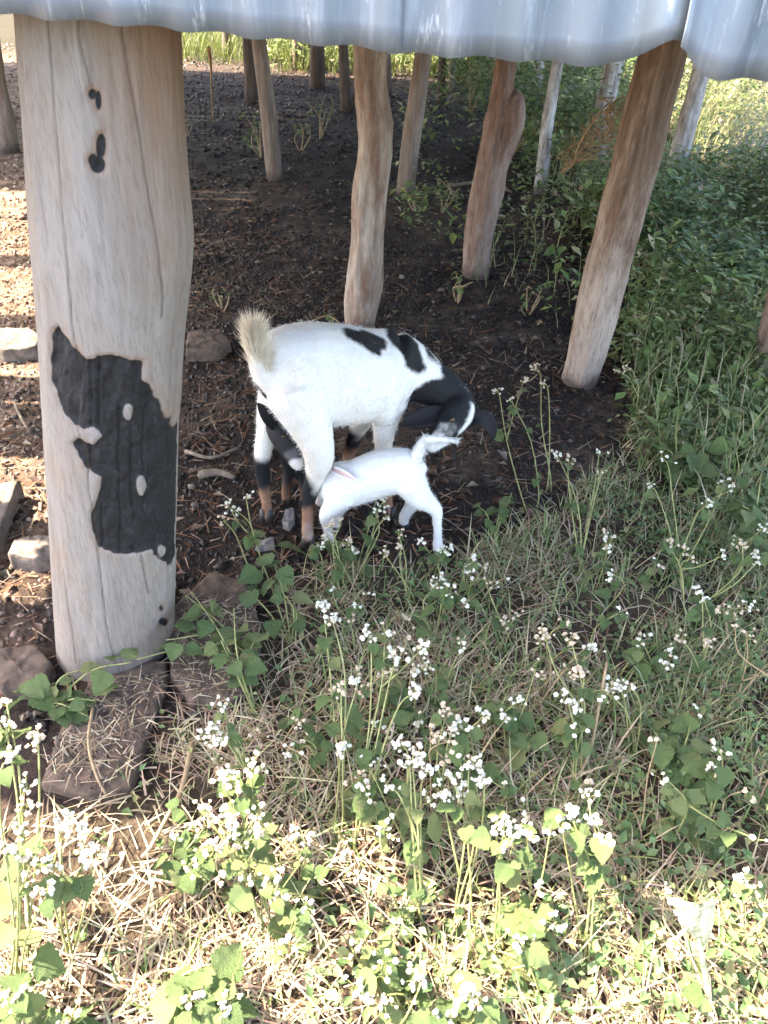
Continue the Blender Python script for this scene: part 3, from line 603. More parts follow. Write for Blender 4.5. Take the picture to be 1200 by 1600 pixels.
    m1 = b0 + d * L * .55; tip = m1 + (d + np.array([rng.normal(.25), 0, 0]) * .0 + np.stack([rng.normal(.12, .2, n), rng.normal(0, .2, n), rng.normal(.2, .1, n)], 1)) * L * .5
    V = np.stack([b0 - s * .0011, b0 + s * .0011, m1 - s * .0008, m1 + s * .0008, tip], 1).reshape(-1, 3)
    F = (np.array([(0, 1, 3), (0, 3, 2), (2, 3, 4)])[None] + (np.arange(n) * 5)[:, None, None]).reshape(-1, 3)
    cw = (np.clip((t - .72) * 2.6, 0, 1)[:, None] * rng.uniform(.2, 1, (n, 1))); tc = np.tile(np.array([.8, .75, .66]), (n, 1)) * (1 - cw) + np.array([.5, .37, .25]) * cw
    V -= np.array(g.location); o = link('hair', make_mesh('hair', V, F, M['tailhair'], np.repeat(tc, 5, 0)), tl); o['kind'] = 'stuff'
    # ears
    def ear(pts, wids, nrm, name='ear'):
        Pe = np.array([aty(*q) for q in pts]); t0 = np.arange(len(Pe)); tt = np.linspace(0, len(Pe) - 1, 14)
        Pd = np.stack([smooth_interp(tt, t0, Pe[:, i]) for i in range(3)], 1); wd = smooth_interp(tt, t0, np.array(wids)); T = np.gradient(Pd, axis=0); T /= np.linalg.norm(T, axis=1)[:, None]
        nr = np.array(nrm, float); S = np.cross(T, nr); S /= np.linalg.norm(S, axis=1)[:, None]; Nn = np.cross(S, T); V = []; F = []
        us = np.linspace(-1, 1, 7)
        for i in range(14):
            for u_ in us: V.append(Pd[i] + S[i] * u_ * wd[i] + Nn[i] * (u_ * u_) * wd[i] * .45)
        for i in range(13):
            for k in range(6): F.append((i * 7 + k, i * 7 + k + 1, i * 7 + k + 8, i * 7 + k + 7))
        return np.array(V), F
    for pts, wd, nr in (([(716, 640, 1.785), (697, 647, 1.765), (668, 652, 1.745), (640, 659, 1.735), (630, 663, 1.735)], [.012, .023, .028, .018, .003], (0, -.6, .8)),
                        ([(731, 655, 1.80), (745, 652, 1.80), (758, 656, 1.80), (768, 670, 1.80), (771, 686, 1.80)], [.012, .02, .022, .016, .003], (.1, -.75, .65))):
        V, F = ear(pts, wd, nr); o = part('ear', V, F, M['hide'], g, np.tile((.014, .013, .016), (len(V), 1))); o.modifiers.new('s', 'SOLIDIFY').thickness = .004
    for q in ((706, 656, 1.712),):
        V, F = ico(2); part('eye', V * .0085 + aty(*q), F, M['eye'], g)
    return g
build_goat()

def build_kid():
    KY = 1.6
    body = L3([(656, 732, 1.605, .04, .036), (640, 735, 1.603, .064, .053), (602, 738, 1.605, .068, .058), (566, 750, 1.605, .066, .056), (532, 763, 1.60, .062, .05), (511, 771, 1.593, .042, .036)], 18, 26)
    neck = L3([(550, 750, 1.602, .056, .046), (532, 748, 1.615, .05, .042), (516, 752, 1.64, .042, .038)], 14, 8)
    head = L3([(526, 741, 1.645, .036, .034), (517, 751, 1.65, .040, .037), (509, 764, 1.65, .034, .031), (502, 776, 1.648, .026, .024), (498, 784, 1.646, .019, .019)], 14, 16)
    nf = L3([(535, 774, 1.575, .04), (517, 792, 1.565, .026), (508, 807, 1.563, .0185), (510, 818, 1.564, .0135), (513, 834, 1.566, .0125), (515, 842, 1.568, .0145), (516, 847, 1.568, .014)], 12)
    ff = L3([(535, 780, 1.635, .03), (526, 800, 1.64, .02), (524, 818, 1.645, .015), (526, 832, 1.645, .0135), (527, 838, 1.645, .0135)], 12)
    nh = L3([(640, 752, 1.58, .046), (655, 775, 1.575, .036), (671, 788, 1.575, .025), (682, 799, 1.572, .0185), (683, 814, 1.567, .0135), (684, 838, 1.559, .0125), (684, 850, 1.556, .015), (685, 858, 1.553, .016)], 12)
    fh = L3([(645, 750, 1.64, .04), (648, 778, 1.65, .025), (640, 793, 1.655, .0185), (632, 806, 1.665, .016), (631, 816, 1.67, .0155)], 12)
    scro = L3([(659, 758, 1.61, .013), (661, 765, 1.61, .012), (661, 769, 1.61, .007)], 10)
    me, P = body_mesh('body', [body, neck, head, nf, ff, nh, fh, scro], .0042, 6)
    c = np.tile(np.array([.7, .69, .68]), (len(P), 1))
    dirt = np.clip((fbm(P * 16, 4, 4) - .45) * 3, 0, 1)[:, None] * np.clip((.2 - P[:, 2:]) / .16, .12, 1) * .45; c = c * (1 - dirt) + np.array([.5, .4, .31]) * dirt
    d = seg_d(P, aty(499, 784, 1.625), aty(496, 790, 1.63)); k = np.clip((.013 - d) / .01, 0, 1)[:, None] * .4; c = c * (1 - k) + np.array([.55, .33, .28]) * k
    loc = atz(600, 850); g = thing('goat_kid', 'small pure white kid goat with its tail up and head under its mother', 'kid goat', loc)
    set_col(me, c); me.materials.append(M['hide']); me.transform(Matrix.Translation(-Vector(loc))); N = normals(me); link('body', me, g)
    V, F, cc = fuzz(P, N, c, 11000, .006, .0005, np.array([.5, -.05, -.45])); part('short_coat', V, F, M['hide'], g, cc)['kind'] = 'stuff'
    for q in ((516, 850, 1.568), (527, 842, 1.645), (685, 863, 1.552), (631, 819, 1.672)):
        b0 = aty(*q); b0 = np.array([b0[0], b0[1], 0]); G = Geo()
        for s in (-1, 1):
            V, F = loft([b0 + np.array([s * .006, .003, .022]), b0 + np.array([s * .0065, -.002, .012]), b0 + np.array([s * .007, -.006, .001])], [.0095, .0115, .013], [.007, .0082, .0095], n=8); G.add(V, F)
        part('hoof', *G.get(), M['hoof'], g)
    V, F = L3([(648, 718, 1.6, .022, .02), (655, 703, 1.6, .016, .015), (660, 692, 1.6, .017, .012), (668, 686, 1.6, .012, .010), (690, 686, 1.6, .0085, .007), (712, 689, 1.6, .003)], 10, 20)
    tl = part('tail', V, F, M['hide'], g, np.tile(WHITE, (len(V), 1)))
    P2 = V; N2 = V - V.mean(0); N2 /= np.linalg.norm(N2, axis=1)[:, None]; V2, F2, c2 = fuzz(P2, rng.normal(0, 1, P2.shape), np.tile(WHITE, (len(P2), 1)), 900, .016, .0007, np.array([.6, 0, -.2]))
    link('hair', make_mesh('hair', V2 - np.array(g.location), F2, M['hide'], c2), tl)['kind'] = 'stuff'
    for pts, nr, colr in (([(519, 733, 1.60), (529, 737, 1.575), (543, 744, 1.555), (556, 750, 1.545)], (0.1, -.8, .6), (.75, .6, .58)), ([(520, 742, 1.68), (518, 734, 1.70), (514, 728, 1.72)], (0, -.8, .6), (.75, .7, .68))):
        Pe = np.array([aty(*q) for q in pts]); t0 = np.arange(len(Pe)); tt = np.linspace(0, len(Pe) - 1, 10); Pd = np.stack([smooth_interp(tt, t0, Pe[:, i]) for i in range(3)], 1)
        wd = np.array([.006, .008, .0095, .0105, .0105, .010, .009, .007, .004, .001]); T = np.gradient(Pd, axis=0); T /= np.linalg.norm(T, axis=1)[:, None]; S = np.cross(T, nr); S /= np.linalg.norm(S, axis=1)[:, None]; Nn = np.cross(S, T)
        V = []; F = []; cl = []
        for i in range(10):
            for u_ in np.linspace(-1, 1, 7): V.append(Pd[i] + S[i] * u_ * wd[i] + Nn[i] * (u_ * u_) * wd[i] * .55); cl.append(np.array([.8, .78, .77]) if abs(u_) > .5 else np.array([.62, .4, .38]))
        for i in range(9):
            for k in range(6): F.append((i * 7 + k, i * 7 + k + 1, i * 7 + k + 8, i * 7 + k + 7))
        o = part('ear', np.array(V), F, M['hide'], g, np.array(cl)); o.modifiers.new('s', 'SOLIDIFY').thickness = .002
    for q in ((505, 764, 1.618),):
        V, F = ico(2); part('eye', V * np.array([.0032, .003, .002]) + aty(*q), F, M['eye'], g)
build_kid()
def build_black_kid():
    body = L3([(448, 702, 1.715, .042, .036), (458, 693, 1.77, .06, .05), (472, 680, 1.86, .063, .052), (486, 667, 1.95, .056, .048), (493, 660, 1.99, .03)], 16, 22)
    neck = L3([(456, 690, 1.75, .048), (444, 680, 1.70, .038), (436, 668, 1.685, .033)], 12, 9)
    head = L3([(430, 659, 1.668, .03), (437, 671, 1.652, .040, .036), (447, 690, 1.635, .037, .034), (456, 707, 1.622, .029, .027), (464, 722, 1.612, .021, .021), (467, 731, 1.61, .014)], 14, 16)
    legs = []; feet = []
    for px, py, Y, sx in ((448, 700, 1.76, -.025), (466, 700, 1.76, .03), (482, 672, 1.95, -.025), (498, 672, 1.95, .03)):
        q = aty(px, py, Y); f = np.array([q[0] + sx * .4, q[1] - .005, 0]); feet.append(f); V, F = loft([q, q * [1, 1, .55] + [0, .012, 0], f + [0, .006, .05], f + [0, 0, .012]], [.03, .018, .0135, .014], n=12, dense=12); legs.append((V, F))
    me, P = body_mesh('body', [body, neck, head] + legs, .0042, 6); c = np.tile(np.array([.02, .0195, .022]), (len(P), 1)); nz = fbm(P * 40, 3, 3) - .5
    def cap(a, b_, r, colr):
        d = seg_d(P, aty(*a), aty(*b_)) + nz * .012 - r; k = np.clip(.5 - d / .01, 0, 1)[:, None]; c[:] = c * (1 - k) + np.array(colr) * k
    cap((450, 711, 1.60), (468, 704, 1.61), .014, (.1, .095, .1)); cap((463, 728, 1.592), (471, 742, 1.60), .021, (.62, .58, .56))
    low = np.clip((.085 - P[:, 2:]) / .05, 0, 1); c = c * (1 - low) + TAN * .7 * low
    loc = atz(462, 800); g = thing('goat_kid', 'dark kid goat peeping out between the hind legs of its mother', 'kid goat', loc)
    set_col(me, c); me.materials.append(M['hide']); me.transform(Matrix.Translation(-Vector(loc))); N = normals(me); link('body', me, g)
    V, F, cc = fuzz(P, N, c, 5000, .006, .0005, np.array([.1, .3, -.4])); part('short_coat', V, F, M['hide'], g, cc)['kind'] = 'stuff'
    for b0 in feet:
        G = Geo()
        for s_ in (-1, 1):
            V, F = loft([b0 + np.array([s_ * .006, .003, .022]), b0 + np.array([s_ * .0065, -.002, .012]), b0 + np.array([s_ * .007, -.006, .001])], [.008, .0095, .0105], [.006, .007, .008], n=8); G.add(V, F)
        part('hoof', *G.get(), M['hoof'], g)
    for pts, nr in (([(432, 666, 1.635), (423, 655, 1.62), (413, 643, 1.615), (403, 630, 1.615)], (.2, -.8, .5)), ([(444, 660, 1.69), (452, 652, 1.70), (460, 648, 1.715)], (0, -.8, .5))):
        Pe = np.array([aty(*q) for q in pts]); t0 = np.arange(len(Pe)); tt = np.linspace(0, len(Pe) - 1, 10); Pd = np.stack([smooth_interp(tt, t0, Pe[:, i]) for i in range(3)], 1)
        wd = np.array([.012, .016, .018, .019, .0185, .017, .0145, .011, .007, .001]); T = np.gradient(Pd, axis=0); T /= np.linalg.norm(T, axis=1)[:, None]; S = np.cross(T, nr); S /= np.linalg.norm(S, axis=1)[:, None]; Nn = np.cross(S, T); V = []; F = []
        for i in range(10):
            for u_ in np.linspace(-1, 1, 7): V.append(Pd[i] + S[i] * u_ * wd[i] + Nn[i] * (u_ * u_) * wd[i] * .5)
        for i in range(9):
            for k in range(6): F.append((i * 7 + k, i * 7 + k + 1, i * 7 + k + 8, i * 7 + k + 7))
        o = part('ear', np.array(V), F, M['hide'], g, np.tile((.012, .012, .014), (len(V), 1))); o.modifiers.new('s', 'SOLIDIFY').thickness = .002
    for q in ((443, 682, 1.601), (455, 677, 1.63)):
        V, F = ico(2); part('eye', V * .005 + aty(*q), F, M['eye'], g)
build_black_kid()

# ------------------------------------------------------------------ stones, sticks and litter
def stone(name, label, cat, outline, h, mat, group=None, z=0.0, tilt=(0, 0), seed=0, bev=.012):
    pts = np.array([atz(*q)[:2] for q in outline]); n0 = len(pts); pp = []
    for i in range(n0):
        a, b_ = pts[i], pts[(i + 1) % n0]
        for t in np.linspace(0, 1, 11)[:-1]: pp.append(a * (1 - t) + b_ * t)
    pp = np.array(pp); c = pp.mean(0); n = len(pp); V = []; F = []
    levels = [(1.02, -.03), (1.015, h * .6), (1.0, h - bev * .4), (1 - bev / .3, h), (.88, h), (.76, h + .001), (.64, h + .001), (.52, h + .002), (.4, h + .002), (.28, h + .003), (.15, h + .003)]
    for sc, zz in levels:
        for p in pp:
            q = c + (p - c) * sc; V.append((q[0], q[1], z + zz + (tilt[0] * (q[0] - c[0]) + tilt[1] * (q[1] - c[1]) if zz > 0 else 0)))
    V = np.array(V); nz = fbm(V * 28, seed, 3) - .5; nz2 = fbm(V * 9, seed + 5, 3) - .5
    nz3 = fbm(V * 90, seed + 9, 3) - .5; V[:, 2] += (nz * .016 + nz2 * .016 + nz3 * .007) * (V[:, 2] > .005); V[:, :2] += np.stack([nz, nz2], 1) * .012
    for l in range(len(levels) - 1):
        for k in range(n): F.append((l * n + k, l * n + (k + 1) % n, (l + 1) * n + (k + 1) % n, (l + 1) * n + k))
    V = np.vstack([V, [[c[0], c[1], z + h + .003]]]); L = (len(levels) - 1) * n
    for k in range(n): F.append((L + k, L + (k + 1) % n, len(V) - 1))
    area = sum(pp[i][0] * pp[(i + 1) % n][1] - pp[(i + 1) % n][0] * pp[i][1] for i in range(n))
    if area < 0: F = [f[::-1] for f in F]
    return solo(name, V, F, M[mat], label, cat, (c[0], c[1], z), group)
stone('stone_slab', 'large flat dark stone slab lying in front of the burnt pillar foot', 'stone', [(70, 1235), (100, 1150), (140, 1085), (150, 1040), (262, 1040), (258, 1085), (232, 1160), (205, 1240), (140, 1252)], .028, 'stone', seed=1)
stone('pillar_footing', 'rounded dark grey stone beside the right of the burnt pillar foot', 'stone', [(268, 1060), (270, 960), (330, 905), (385, 915), (408, 990), (405, 1060), (370, 1105), (300, 1105)], .03, 'stone', seed=2)
stone('stone_block', 'pale squared stone block cut off by the left edge', 'stone', [(-90, 900), (-60, 790), (36, 775), (8, 850), (-20, 905)], .055, 'pale_stone', seed=3, bev=.006)
stone('rock', 'reddish rock half behind the left side of the pillar foot', 'stone', [(18, 885), (28, 862), (60, 855), (100, 858), (110, 880), (60, 892)], .045, 'pale_stone', seed=4)
stone('rock', 'grey flat rock right of the pillar, left of the goat tail', 'stone', [(292, 565), (296, 535), (345, 530), (362, 550), (340, 566)], .05, 'stone', seed=5)
stone('rock', 'pale rounded rock in the sun at the left edge by the burnt ear-shaped mark', 'stone', [(-30, 555), (-20, 530), (50, 528), (70, 545), (60, 560), (10, 565)], .05, 'pale_stone', seed=6)
stone('rock', 'dark earthy stone in the shade left of the pillar base', 'stone', [(-20, 1060), (0, 1030), (60, 1020), (85, 1050), (70, 1085), (10, 1090)], .035, 'stone', seed=7)
stone('rock', 'small pale stone lying low between the hind hooves of the goat', 'stone', [(441, 824), (446, 808), (458, 806), (461, 820), (452, 828)], .025, 'pebble', seed=8)
stone('rock', 'flat pale chip of stone under the white flowers left of the goat', 'stone', [(398, 862), (404, 845), (428, 842), (432, 858)], .012, 'pebble', seed=9)
def stick(label, pts, r, mat='stick', name='stick', cat='stick'):
    P = [atz(a, b_, z) for a, b_, z in pts]; V, F = loft(P, np.linspace(r, r * .7, len(P)), n=8, dense=3 * len(P)); return solo(name, V, F, M[mat], label, cat, (P[0][0], P[0][1], 0))
stick('short pinkish grey stick on the soil between the pillar and the goat', [(312, 742, .012), (340, 738, .016), (366, 745, .013)], .014)
stick('pale stick standing up from the sunny litter at the left', [(24, 632, .01), (34, 655, .03), (43, 668, .05)], .006)
stick('brown stick lying across the litter under the pinkish grey stick', [(290, 705, .01), (330, 715, .02), (372, 700, .012)], .007)
stick('long dry stem arching over the stone slab', [(145, 1105, .05), (138, 1160, .06), (150, 1210, .05), (165, 1240, .03)], .0035, 'drystem', 'dry_twig', 'dry twig')
stick('thick dry stalk lying on the straw right of the stone slab', [(300, 1160, .03), (285, 1230, .03), (262, 1275, .025), (235, 1325, .02)], .006, 'drystem', 'dry_twig', 'dry twig')
stick('upright straw pale stalk standing in the sunny grass at bottom left', [(200, 1585, .0), (216, 1500, .06), (230, 1420, .11), (243, 1370, .15)], .0028, 'drystem', 'dry_twig', 'dry twig')
stick('brown dead stalk curving down left of the faded flowers, centre right', [(893, 1228, .01), (920, 1180, .05), (935, 1110, .12), (948, 1035, .18)], .004, 'drystem', 'dry_twig', 'dry twig')
stick('dark twig lying along the ground right of the forked post', [(700, 290, .01), (760, 285, .03), (800, 300, .01)], .012)
stick('thin orange root hanging from the deck beside the burnt pillar', [(326, 76, 1.1), (330, 110, .75), (331, 150, .38), (334, 196, .0)], .006, 'straw', 'hanging_root', 'root')
# pebbles one can pick out
V0, F0 = ico(2)
for i, (px, py, s, lab) in enumerate([(754, 577, .011, 'small white pebble on the dark soil right of the goat neck'), (750, 606, .012, 'pink pebble on the soil above the goat ear'), (628, 434, .014, 'grey pebble right of the crooked pale post'), (300, 762, .013, 'reddish pebble by the right edge of the pillar'), (305, 790, .012, 'brown pebble under the reddish pebble'), (690, 455, .016, 'dark flat pebble below the forked post')]):
    p = atz(px, py); V = V0 * np.array([s, s * .8, s * .7]) * (1 + (vnoise(V0 * 2.3 + i * 9, i)[:, None] - .5) * .5); solo('pebble', V + p + np.array([0, 0, s * .3]), F0, M['pebble' if i in (0, 2) else 'pale_stone'], lab, 'pebble', p)

def rect_pts(n, x0, x1, y0, y1):
    return np.stack([rng.uniform(x0, x1, n), rng.uniform(y0, y1, n), np.zeros(n)], 1)
def inview(P, m=120):
    x, y, d = proj(P); return (x > -m) & (x < 1200 + m) & (y > -m) & (y < 1600 + 2 * m) & (d > .1)
PIL = (-.66, PYC, .17)
def clear(P): return np.hypot(P[:, 0] - PIL[0], P[:, 1] - PIL[1]) > PIL[2]
SLAB = [(75, 1218), (105, 1140), (150, 1075), (262, 1065), (240, 1150), (205, 1225), (140, 1250)]
FOOT = [(268, 1060), (270, 960), (330, 905), (385, 915), (408, 990), (405, 1060), (370, 1105), (300, 1105)]
BLOCK = [(-90, 900), (-60, 790), (36, 775), (8, 850), (-20, 905)]
def offstone(P):
    return ~(region(P, SLAB) | region(P, FOOT) | region(P, BLOCK))

# crumbs of soil, dung and wood on the bare floor
P = np.vstack([rect_pts(30000, -2.6, 1.6, .9, 4), rect_pts(22000, -5, 3, 3, 9.5)]); P = P[inview(P, 40) & clear(P) & offstone(P) & ~region(P, FRONT)]
n = len(P); s = rng.uniform(.003, .011, n) * (1 + .12 * P[:, 1]); oc = np.array([(1, 0, 0), (-1, 0, 0), (0, 1, 0), (0, -1, 0), (0, 0, 1)], float)
Vc = oc[None] * s[:, None, None] * rng.uniform(.5, 1.3, (n, 5, 1)); Vc[:, :, 2] *= .7; P = lift(P); V = (P[:, None] + Vc).reshape(-1, 3)
F = (np.array([(0, 2, 4), (2, 1, 4), (1, 3, 4), (3, 0, 4)])[None] + (np.arange(n) * 5)[:, None, None]).reshape(-1, 3)
sunlit_left = np.clip((-.72 - .3 * np.clip(P[:, 1] - 1.2, 0, 5) - P[:, 0] + rng.normal(0, .2, n)) / .3, 0, 1)[:, None]  # paler crumbs follow the sunlit strip, its light put into their colour
col = palette(n, [(.014, .01, .009), (.03, .021, .017), (.055, .036, .028), (.12, .095, .08)], .3, [.47, .34, .16, .03]) * (1 - sunlit_left) + palette(n, [(.3, .2, .14), (.42, .32, .24), (.16, .1, .07)], .3) * sunlit_left
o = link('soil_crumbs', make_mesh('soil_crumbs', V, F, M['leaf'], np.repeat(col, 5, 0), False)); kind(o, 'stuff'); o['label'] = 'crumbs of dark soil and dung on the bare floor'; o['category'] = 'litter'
# clods and bigger lumps
P = np.vstack([rect_pts(2600, -2.6, -.5, .9, 5), rect_pts(2600, -2.6, 1.6, .9, 5), rect_pts(2500, -5, 2, 4, 9)]); P = P[inview(P, 40) & clear(P) & offstone(P) & ~region(P, FRONT) & (fbm(P * 2.6, 57, 3) > .42)]
n = len(P); V0c, F0c = ico(1); s = rng.uniform(.004, .013, n) * (1 + .08 * P[:, 1]) * np.where(rng.uniform(0, 1, n) < .12, 1.6, 1); P = lift(P)
Vc = V0c[None] * s[:, None, None] * rng.uniform(.6, 1.35, (n, len(V0c), 1)) * np.array([1, 1, .6]); V = (P[:, None] + Vc).reshape(-1, 3); F = (np.array(F0c)[None] + (np.arange(n) * len(V0c))[:, None, None]).reshape(-1, 3)
sunlit_left = np.clip((-.72 - .3 * np.clip(P[:, 1] - 1.2, 0, 5) - P[:, 0] + rng.normal(0, .2, n)) / .3, 0, 1)[:, None]  # clods lightened in colour too where the left ground is sunlit
col = palette(n, [(.016, .012, .01), (.035, .024, .019), (.06, .042, .032), (.12, .1, .085)], .3, [.4, .35, .2, .05]) * (1 - sunlit_left) + palette(n, [(.17, .11, .075), (.1, .065, .045), (.28, .2, .14)], .3) * sunlit_left
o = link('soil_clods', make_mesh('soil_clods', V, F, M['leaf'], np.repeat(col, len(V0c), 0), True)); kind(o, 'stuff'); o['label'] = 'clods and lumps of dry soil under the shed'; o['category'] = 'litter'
# dead curled leaves
P = np.vstack([rect_pts(1500, -2.4, 1.5, .9, 5), rect_pts(900, -4, 2, 4, 9)]); P = P[inview(P, 40) & clear(P) & ~region(P, FRONT)]; P = lift(P); n = len(P); P[:, 2] += .006
V, F, idd = leafscatter(P, rng.uniform(0, 6.3, n), rng.uniform(-.2, .3, n), rng.uniform(.02, .055, n), .5, .6)
o = link('dead_leaves', make_mesh('dead_leaves', V, F, M['leaf'], palette(n, [(.13, .07, .045), (.2, .12, .08), (.27, .2, .15), (.08, .05, .035)], .3)[idd])); kind(o, 'stuff'); o['label'] = 'dead curled leaves scattered on the soil'; o['category'] = 'litter'
# straw, bark strips and dead leaves
P = np.vstack([rect_pts(9000, -2.2, 1.4, 1, 4), rect_pts(7000, -4, 2.5, 3, 9)]); keep = fbm(P * 2.2, 17, 3) > .46; P = P[keep]; P = P[inview(P, 40) & clear(P) & offstone(P) & ~region(P, FRONT)]
n = len(P); P = lift(P); P[:, 2] += .003
V, F, idd = ribbons(P, rng.uniform(.02, .1, n), rng.uniform(0, 6.3, n), rng.uniform(1.25, 1.6, n), rng.uniform(-.3, .5, n), rng.uniform(.002, .007, n), 2)
V[:, 2] = np.maximum(V[:, 2], .0)
o = link('straw_litter', make_mesh('straw_litter', V, F, M['blade'], palette(n, [(.19, .085, .04), (.27, .15, .09), (.1, .06, .04), (.34, .26, .19)], .3)[idd])); kind(o, 'stuff'); o['label'] = 'straw and bark strips strewn over the soil'; o['category'] = 'litter'

# crumbs and straw lying on the slabs
P = rect_pts(9000, -1.1, -.2, .6, 1.3); P = P[region(P, SLAB) | region(P, FOOT)]; P = P[clear(P)]; n = len(P); P[:, 2] = np.where(region(P, SLAB), .034, .04)
V, F, idd = ribbons(P[: n // 3], rng.uniform(.015, .07, n // 3), rng.uniform(0, 6.3, n // 3), rng.uniform(1.2, 1.6, n // 3), rng.uniform(-.2, .6, n // 3), rng.uniform(.0015, .004, n // 3), 2)
Q = P[n // 3:]; m_ = len(Q); s = rng.uniform(.0015, .005, m_); Vc = oc[None] * s[:, None, None] * rng.uniform(.5, 1.3, (m_, 5, 1)); V2 = (Q[:, None] + Vc).reshape(-1, 3); F2 = (np.array([(0, 2, 4), (2, 1, 4), (1, 3, 4), (3, 0, 4)])[None] + (np.arange(m_) * 5)[:, None, None]).reshape(-1, 3)
cl = np.vstack([palette(n // 3, [(.4, .3, .2), (.25, .17, .11), (.5, .42, .3)], .3)[idd], np.repeat(palette(m_, [(.05, .035, .028), (.12, .09, .07), (.2, .16, .13)], .3), 5, 0)])
o = link('slab_litter', make_mesh('slab_litter', np.vstack([V, V2]), np.vstack([F, F2 + len(V)]), M['leaf'], cl, False)); kind(o, 'stuff'); o['label'] = 'bits of straw and grit lying on the dark slabs'; o['category'] = 'litter'
# ------------------------------------------------------------------ grass mats
P = rect_pts(120000, -1.5, 1.9, .2, 3.0); P = P[inview(P, 160)]; x, y, d = proj(P)
dens = np.where(inpoly(x, y, FRONT), 1.0, 0.0) * np.clip(.12 + 3.2 * (fbm(P * 6.5, 41, 4) - .36), .2, 1)
right = np.clip((x - 350) / 700, 0, 1) * np.clip((1650 - y) / 500, 0, 1)              # greener to the right and up
k = (rng.uniform(0, 1, len(P)) < dens) & clear(P) & offstone(P); P = P[k]; right = right[k]
u = rng.uniform(0, 1, len(P)); isg = u < (.1 + .5 * right)
D = P[~isg]; 
n = len(D); D = lift(D); lay = rng.uniform(0, 1, n)
V, F, idd = ribbons(D + np.stack([np.zeros(n), np.zeros(n), rng.uniform(0, .015, n)], 1), rng.uniform(.03, .085, n) * np.where(rng.uniform(0, 1, n) < .15, 2.2, 1), rng.uniform(0, 6.3, n), np.where(lay < .75, rng.uniform(.9, 1.5, n), rng.uniform(.2, .9, n)), rng.uniform(.1, 1.3, n), rng.uniform(.0018, .0055, n), 3)
V[:, 2] = np.maximum(V[:, 2], -.004)
o = link('dry_grass', make_mesh('dry_grass', V, F, M['blade'], palette(n, [(.46, .35, .24), (.52, .43, .31), (.38, .26, .175), (.25, .155, .1), (.42, .38, .22)], .25)[idd])); kind(o, 'stuff'); o['label'] = 'mat of dry straw coloured grass in the foreground'; o['category'] = 'grass'
Gp = P[isg]; n = len(Gp); Gp = lift(Gp)
V, F, idd = ribbons(Gp, rng.uniform(.03, .12, n), rng.uniform(0, 6.3, n), rng.uniform(.1, .9, n), rng.uniform(.2, 1.5, n), rng.uniform(.0022, .0058, n), 3)
V[:, 2] = np.maximum(V[:, 2], -.004)
o = link('green_grass', make_mesh('green_grass', V, F, M['blade'], palette(n, [(.13, .18, .06), (.18, .23, .085), (.25, .27, .11), (.34, .31, .18)], .25)[idd])); kind(o, 'stuff'); o['label'] = 'short green grass growing through the dry mat'; o['category'] = 'grass'
# broad bits of dead leaf in the mat and low creeping leaves
P = rect_pts(60000, -1.4, 1.9, .25, 2.9); P = P[inview(P, 100)]; x, y, d = proj(P)
right = np.clip((x - 450) / 600, 0, 1); dens = inpoly(x, y, FRONT) * np.clip((fbm(P * 4.2, 77, 3) - .42) * 5, 0, 1) * (.1 + .5 * right + .35 * np.clip((y - 1400) / 150, 0, 1))
k = (rng.uniform(0, 1, len(P)) < dens) & clear(P) & offstone(P); P = lift(P[k]); n = len(P); P[:, 2] += rng.uniform(.005, .09, n) * np.clip((fbm(P * 3, 4, 2)) * 1.5, .2, 1)
V, F, idd = leafscatter(P, rng.uniform(0, 6.3, n), rng.uniform(-.5, .5, n), rng.uniform(.009, .026, n) * np.where(P[:, 1] < .75, 1.25, 1), .6, .45)
o = link('ground_cover', make_mesh('ground_cover', V, F, M['leaf'], palette(n, [(.08, .135, .05), (.11, .175, .07), (.15, .21, .09), (.24, .24, .11)], .25)[idd])); kind(o, 'stuff'); o['label'] = 'low creeping green leaves among the grass'; o['category'] = 'ground cover'

# ------------------------------------------------------------------ thicket on the right and sparse weeds under the shed
P = np.vstack([rect_pts(26000, .3, 3.6, 1.8, 4.6), rect_pts(42000, .0, 6, 4, 9.5), rect_pts(30000, -3, 9, 8, 13)]); P = P[inview(P, 90)]; x, y, d = proj(P)
bare = np.clip((fbm(P * 2.4, 51, 3) - .42) * 4.5, .02, .75)
dens = inpoly(x, y, THICKET) * bare + inpoly(x, y, SPARSE) * .18 * bare + ((P[:, 1] > 8.6) & (P[:, 0] > -1.5)) * .5
P = P[rng.uniform(0, 1, len(P)) < dens]; n = len(P); hh = np.clip(.08 + .12 * P[:, 1] * fbm(P * .9, 61, 3) + np.clip(P[:, 0] - 1.2, 0, 1.2) * .14, .05, .95) * np.clip((P[:, 1] - 1.6) / 1.5, .3, 1)
rep = 4; P = np.repeat(lift(P), rep, 0); hh = np.repeat(hh, rep); n = len(P); P += np.stack([rng.normal(0, .05, n), rng.normal(0, .05, n), hh * rng.uniform(0, 1, n) ** .7], 1)
V, F, idd = leafscatter(P, rng.uniform(0, 6.3, n), rng.uniform(-.8, .6, n), np.where(rng.uniform(0, 1, n) < .22, rng.uniform(.04, .07, n), rng.uniform(.012, .036, n)) * (1 + .04 * P[:, 1]), .5)
pal = palette(n, [(.11, .16, .055), (.17, .23, .08), (.25, .3, .11), (.34, .34, .17), (.44, .38, .24)], .25, [.3, .3, .22, .12, .06]); dryk = np.clip((P[:, 0] - 2.0) / 1.2, 0, .75)[:, None] * (fbm(P * 1.3, 71, 3)[:, None] > .45)
pal = pal * (1 - dryk) + np.array([.3, .28, .19]) * dryk
o = link('undergrowth', make_mesh('undergrowth', V, F, M['leaf'], pal[idd])); kind(o, 'stuff'); o['label'] = 'tangled green undergrowth between the posts on the right'; o['category'] = 'undergrowth'
